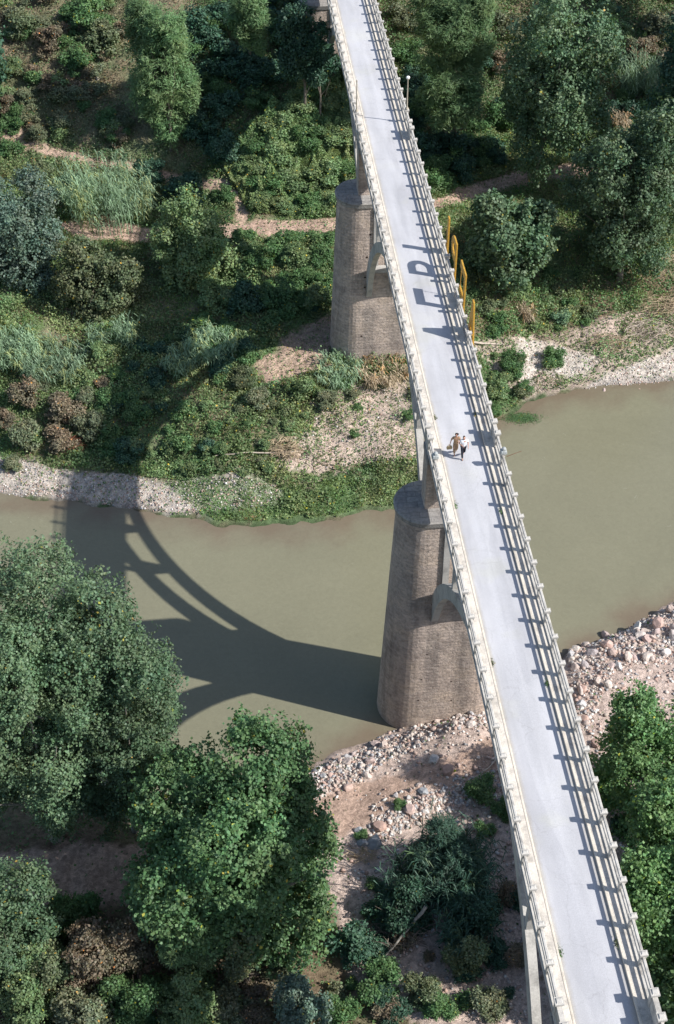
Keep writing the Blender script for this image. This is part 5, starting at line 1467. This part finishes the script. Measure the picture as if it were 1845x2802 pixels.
# gravel: countless small stones as one object
def gravel(n, polys, seed, smin, smax, name='gravel'):
    g = np.random.default_rng(seed)
    bm = bmesh.new(); bmesh.ops.create_icosphere(bm, subdivisions=1, radius=1)
    bv = np.array([v.co[:] for v in bm.verts]); bf = np.array([[v.index for v in f.verts] for f in bm.faces]); bm.free()
    X = []; 
    for poly, k in polys:
        lo = poly.min(0); hi = poly.max(0)
        q = g.uniform(lo, hi, (int(n * k * 3), 2)); q = q[inpoly(q[:, 0], q[:, 1], poly)][:int(n * k)]
        X.append(q)
    X = np.concatenate(X)
    sandy = inpoly(X[:, 0], X[:, 1], ZN[15][0]) & (g.random(len(X)) < .88)
    X = X[~sandy]
    z = height(X[:, 0], X[:, 1]); ok = z > -.05; X = X[ok]; z = z[ok]
    m_ = len(X)
    s = smin + (smax - smin) * g.random(m_) ** 2.5
    V_ = bv[None] * (1 + g.normal(size=(m_, len(bv), 1)) * .16) * (s[:, None] * g.uniform(.6, 1.3, (m_, 3)))[:, None, :]
    V_[..., 2] *= .7
    a = g.uniform(0, 6.28, m_); ca, sa = np.cos(a)[:, None], np.sin(a)[:, None]
    vx = V_[..., 0] * ca - V_[..., 1] * sa; vy = V_[..., 0] * sa + V_[..., 1] * ca
    V_ = np.stack([vx + X[:, 0:1], vy + X[:, 1:2], V_[..., 2] + (z + s * .25)[:, None]], -1)
    F_ = (bf[None] + (np.arange(m_) * len(bv))[:, None, None]).reshape(-1, 3)
    me = bpy.data.meshes.new(name)
    me.vertices.add(V_.shape[0] * V_.shape[1]); me.vertices.foreach_set('co', V_.astype(np.float32).ravel())
    me.loops.add(F_.size); me.loops.foreach_set('vertex_index', F_.astype(np.int32).ravel())
    me.polygons.add(len(F_)); me.polygons.foreach_set('loop_start', np.arange(0, F_.size, 3, dtype=np.int32)); me.polygons.foreach_set('loop_total', np.full(len(F_), 3, np.int32))
    me.update(calc_edges=True)
    pal = np.array([(.56, .49, .43), (.44, .33, .28), (.64, .61, .57), (.34, .33, .33), (.46, .32, .26), (.46, .39, .33)])
    cc = pal[g.integers(len(pal), size=m_)] * g.uniform(.75, 1.15, (m_, 1))
    a_ = me.attributes.new('tint', 'FLOAT_COLOR', 'FACE')
    a_.data.foreach_set('color', np.repeat(np.concatenate([cc, np.ones((m_, 1))], 1), len(bf), 0).astype(np.float32).ravel())
    me.materials.append(M['gravel'])
    o = bpy.data.objects.new(name, me); link(o); o['kind'] = 'stuff'; o['label'] = 'loose small stones on the river banks'
def mk_gravel():
    m, nt, p, o = mat('gravel_stones')
    a = N(nt, 'ShaderNodeAttribute', attribute_name='tint'); nt.links.new(a.outputs[0], p.inputs['Base Color'])
    return m
M['gravel'] = mk_gravel()
wide = zone([(700, 1800), (900, 1700), (1150, 1620), (1190, 1800), (1260, 2380), (1100, 2380), (860, 2300), (760, 1900)])
wideR = zone([(1310, 1530), (1620, 1380), (1700, 2380), (1520, 2380), (1380, 1780)])
gravel(15000, [(rockz[0][0], .22), (rockz[1][0], .18), (wide, .22), (rockz[2][0], .16), (wideR, .22)], 5, .035, .17)
gravel(9000, [(ZN[0][0], .5), (ZN[13][0], .25), (ZN[12][0], .06), (ZN[2][0], .12)], 6, .03, .11, 'shore_gravel')

# ------------------------------------------------------------------ driftwood, straw, logs
def log(pts, r, m, name, label, cat='log', lift=.12):
    W = [];
    for px, py, up in pts:
        X, Y = ground(px, py, up); W.append(Vector((X, Y, h1(X, Y) + up + lift)))
    o0 = W[0].copy(); o0.z -= lift
    mb = MB(); L = [w - o0 for w in W]
    P = []; Rr = []
    n = 4 * (len(L) - 1)
    for i in range(n + 1):
        t = i / n * (len(L) - 1); k = min(int(t), len(L) - 2); f = t - k
        p = L[k].lerp(L[k + 1], f) + Vector((math.sin(i * 2.1) * .05, math.cos(i * 1.7) * .05, math.sin(i * 1.3) * .03))
        P.append(p); Rr.append(r * (1 - .65 * i / n))
    mb.tube(P, Rr, 7)
    o = mb.build(name, M[m], None); o.location = o0
    return props(o, label, cat)
log([(1092, 800, 0), (1150, 803, 0), (1172, 803, .05), (1177, 792, .2)], .11, 'deadwood', 'driftwood_log', 'pale bent driftwood log on the bank just past the letter A')
log([(700, 1052, .1), (640, 1055, .1), (560, 1057, .1), (500, 1062, .1)], .09, 'deadwood', 'fallen_log', 'thin pale fallen log on the grassy left bank')
log([(990, 2111, 2.2), (945, 2165, 1.2), (899, 2224, .3)], .13, 'bark_pale', 'fallen_log', 'straight grey dead trunk leaning in the shaded thicket')
log([(930, 2308, .2), (975, 2268, .5), (1020, 2278, .3)], .14, 'bark_pale', 'fallen_log', 'curved brown log near the bottom edge below the thicket')
log([(1180, 1742, .1), (1135, 1788, .1), (1100, 1815, .1)], .07, 'deadwood', 'driftwood_log', 'thin pale stick lying on the rubble beside the bridge')
log([(165, 800, .1), (210, 822, .2), (255, 845, .1)], .08, 'deadwood', 'fallen_log', 'pale dead branch between the reed beds on the left bank')
def heap(px, py, rad, n, L, m, name, label, cat, seed, h=.3):
    X, Y = ground(px, py); zb = h1(X, Y)
    g = np.random.default_rng(seed); mb = MB()
    for i in range(n):
        a = g.random() * 6.28; r = rad * math.sqrt(g.random()); b = g.random() * 6.28
        x, y = r * math.cos(a), r * math.sin(a) * .6; l = L * g.uniform(.4, 1)
        z = h1(X + x, Y + y) - zb + g.random() * h + .05
        d = Vector((math.cos(b), math.sin(b) * .6, g.uniform(-.2, .35))) * l
        mb.tube([(x - d.x / 2, y - d.y / 2, z - d.z / 2), (x + d.x * .1, y + d.y * .1 + .05, z + .05), (x + d.x / 2, y + d.y / 2, z + d.z / 2)], [.022, .02, .008], 3, False)
    o = mb.build(name, M[m], None); o.location = (X, Y, zb)
    props(o, label, cat)
heap(575, 583, 1.3, 160, 1.3, 'straw', 'straw_heap', 'heap of pale cut canes below the dirt path', 'heap', 1, .5)
heap(640, 582, 1.2, 120, 1.2, 'straw', 'straw_heap', 'second cane heap right of the first toward the far pier', 'heap', 2, .4)
heap(1500, 775, 1.9, 160, 1.8, 'deadwood', 'driftwood_pile', 'tangle of bleached driftwood sticks at the right edge', 'driftwood', 3, .4)
heap(1540, 715, 2.2, 200, 2.0, 'straw', 'driftwood_pile', 'brown brushwood tangle above the bleached sticks', 'driftwood', 4, .5)
heap(1420, 800, 1.9, 150, 1.4, 'straw', 'driftwood_pile', 'brownish twig litter between the gravel and the driftwood', 'driftwood', 5, .25)
heap(665, 1050, 1.4, 220, 1.3, 'straw', 'brushwood', 'fan of dry brushwood at the end of the fallen log', 'brushwood', 6, .9)
heap(170, 1045, 1.0, 120, 1.3, 'rust', 'root_tangle', 'reddish tangle of exposed roots at the gravel edge', 'roots', 7, .9)
heap(230, 505, 1.6, 160, 1.4, 'straw', 'straw_heap', 'dry cane litter between the reeds and the path', 'heap', 8, .3)
heap(780, 690, .8, 80, 1.6, 'straw', 'straw_heap', 'dry yellow canes leaning on the far pier side', 'heap', 9, .8)
heap(920, 2180, 2.0, 110, 2.2, 'bark', 'brushwood', 'dark tangle of dead branches in the thicket shade', 'brushwood', 10, .9)
heap(560, 2290, 1.4, 90, 1.6, 'bark', 'brushwood', 'bare grey twigs under the pale thin bush', 'brushwood', 11, .9)
heap(840, 1990, .9, 50, 1.3, 'straw', 'brushwood', 'few dry sticks below the big grey boulder', 'brushwood', 12, .15)
# green weed growing in the shallow water right of the bridge
g = np.random.default_rng(5); X, Y = at(1212, 972, 0); n = 2600
P = np.stack([g.normal(size=n) * .75, g.normal(size=n) * .35, np.abs(g.normal(size=n)) * .05 + .01], 1)
o = quads('water_weed', leaves(P, norm(g.normal(size=(n, 3)) * .35 + np.array([0, 0, 1])), .12, .05, g), tints(n, g, .3), LEAF['green'])
o.location = (X, Y, 0); props(o, 'patch of green water weed in the shallows right of the bridge', 'water weed')
print('objects', len(bpy.data.objects))
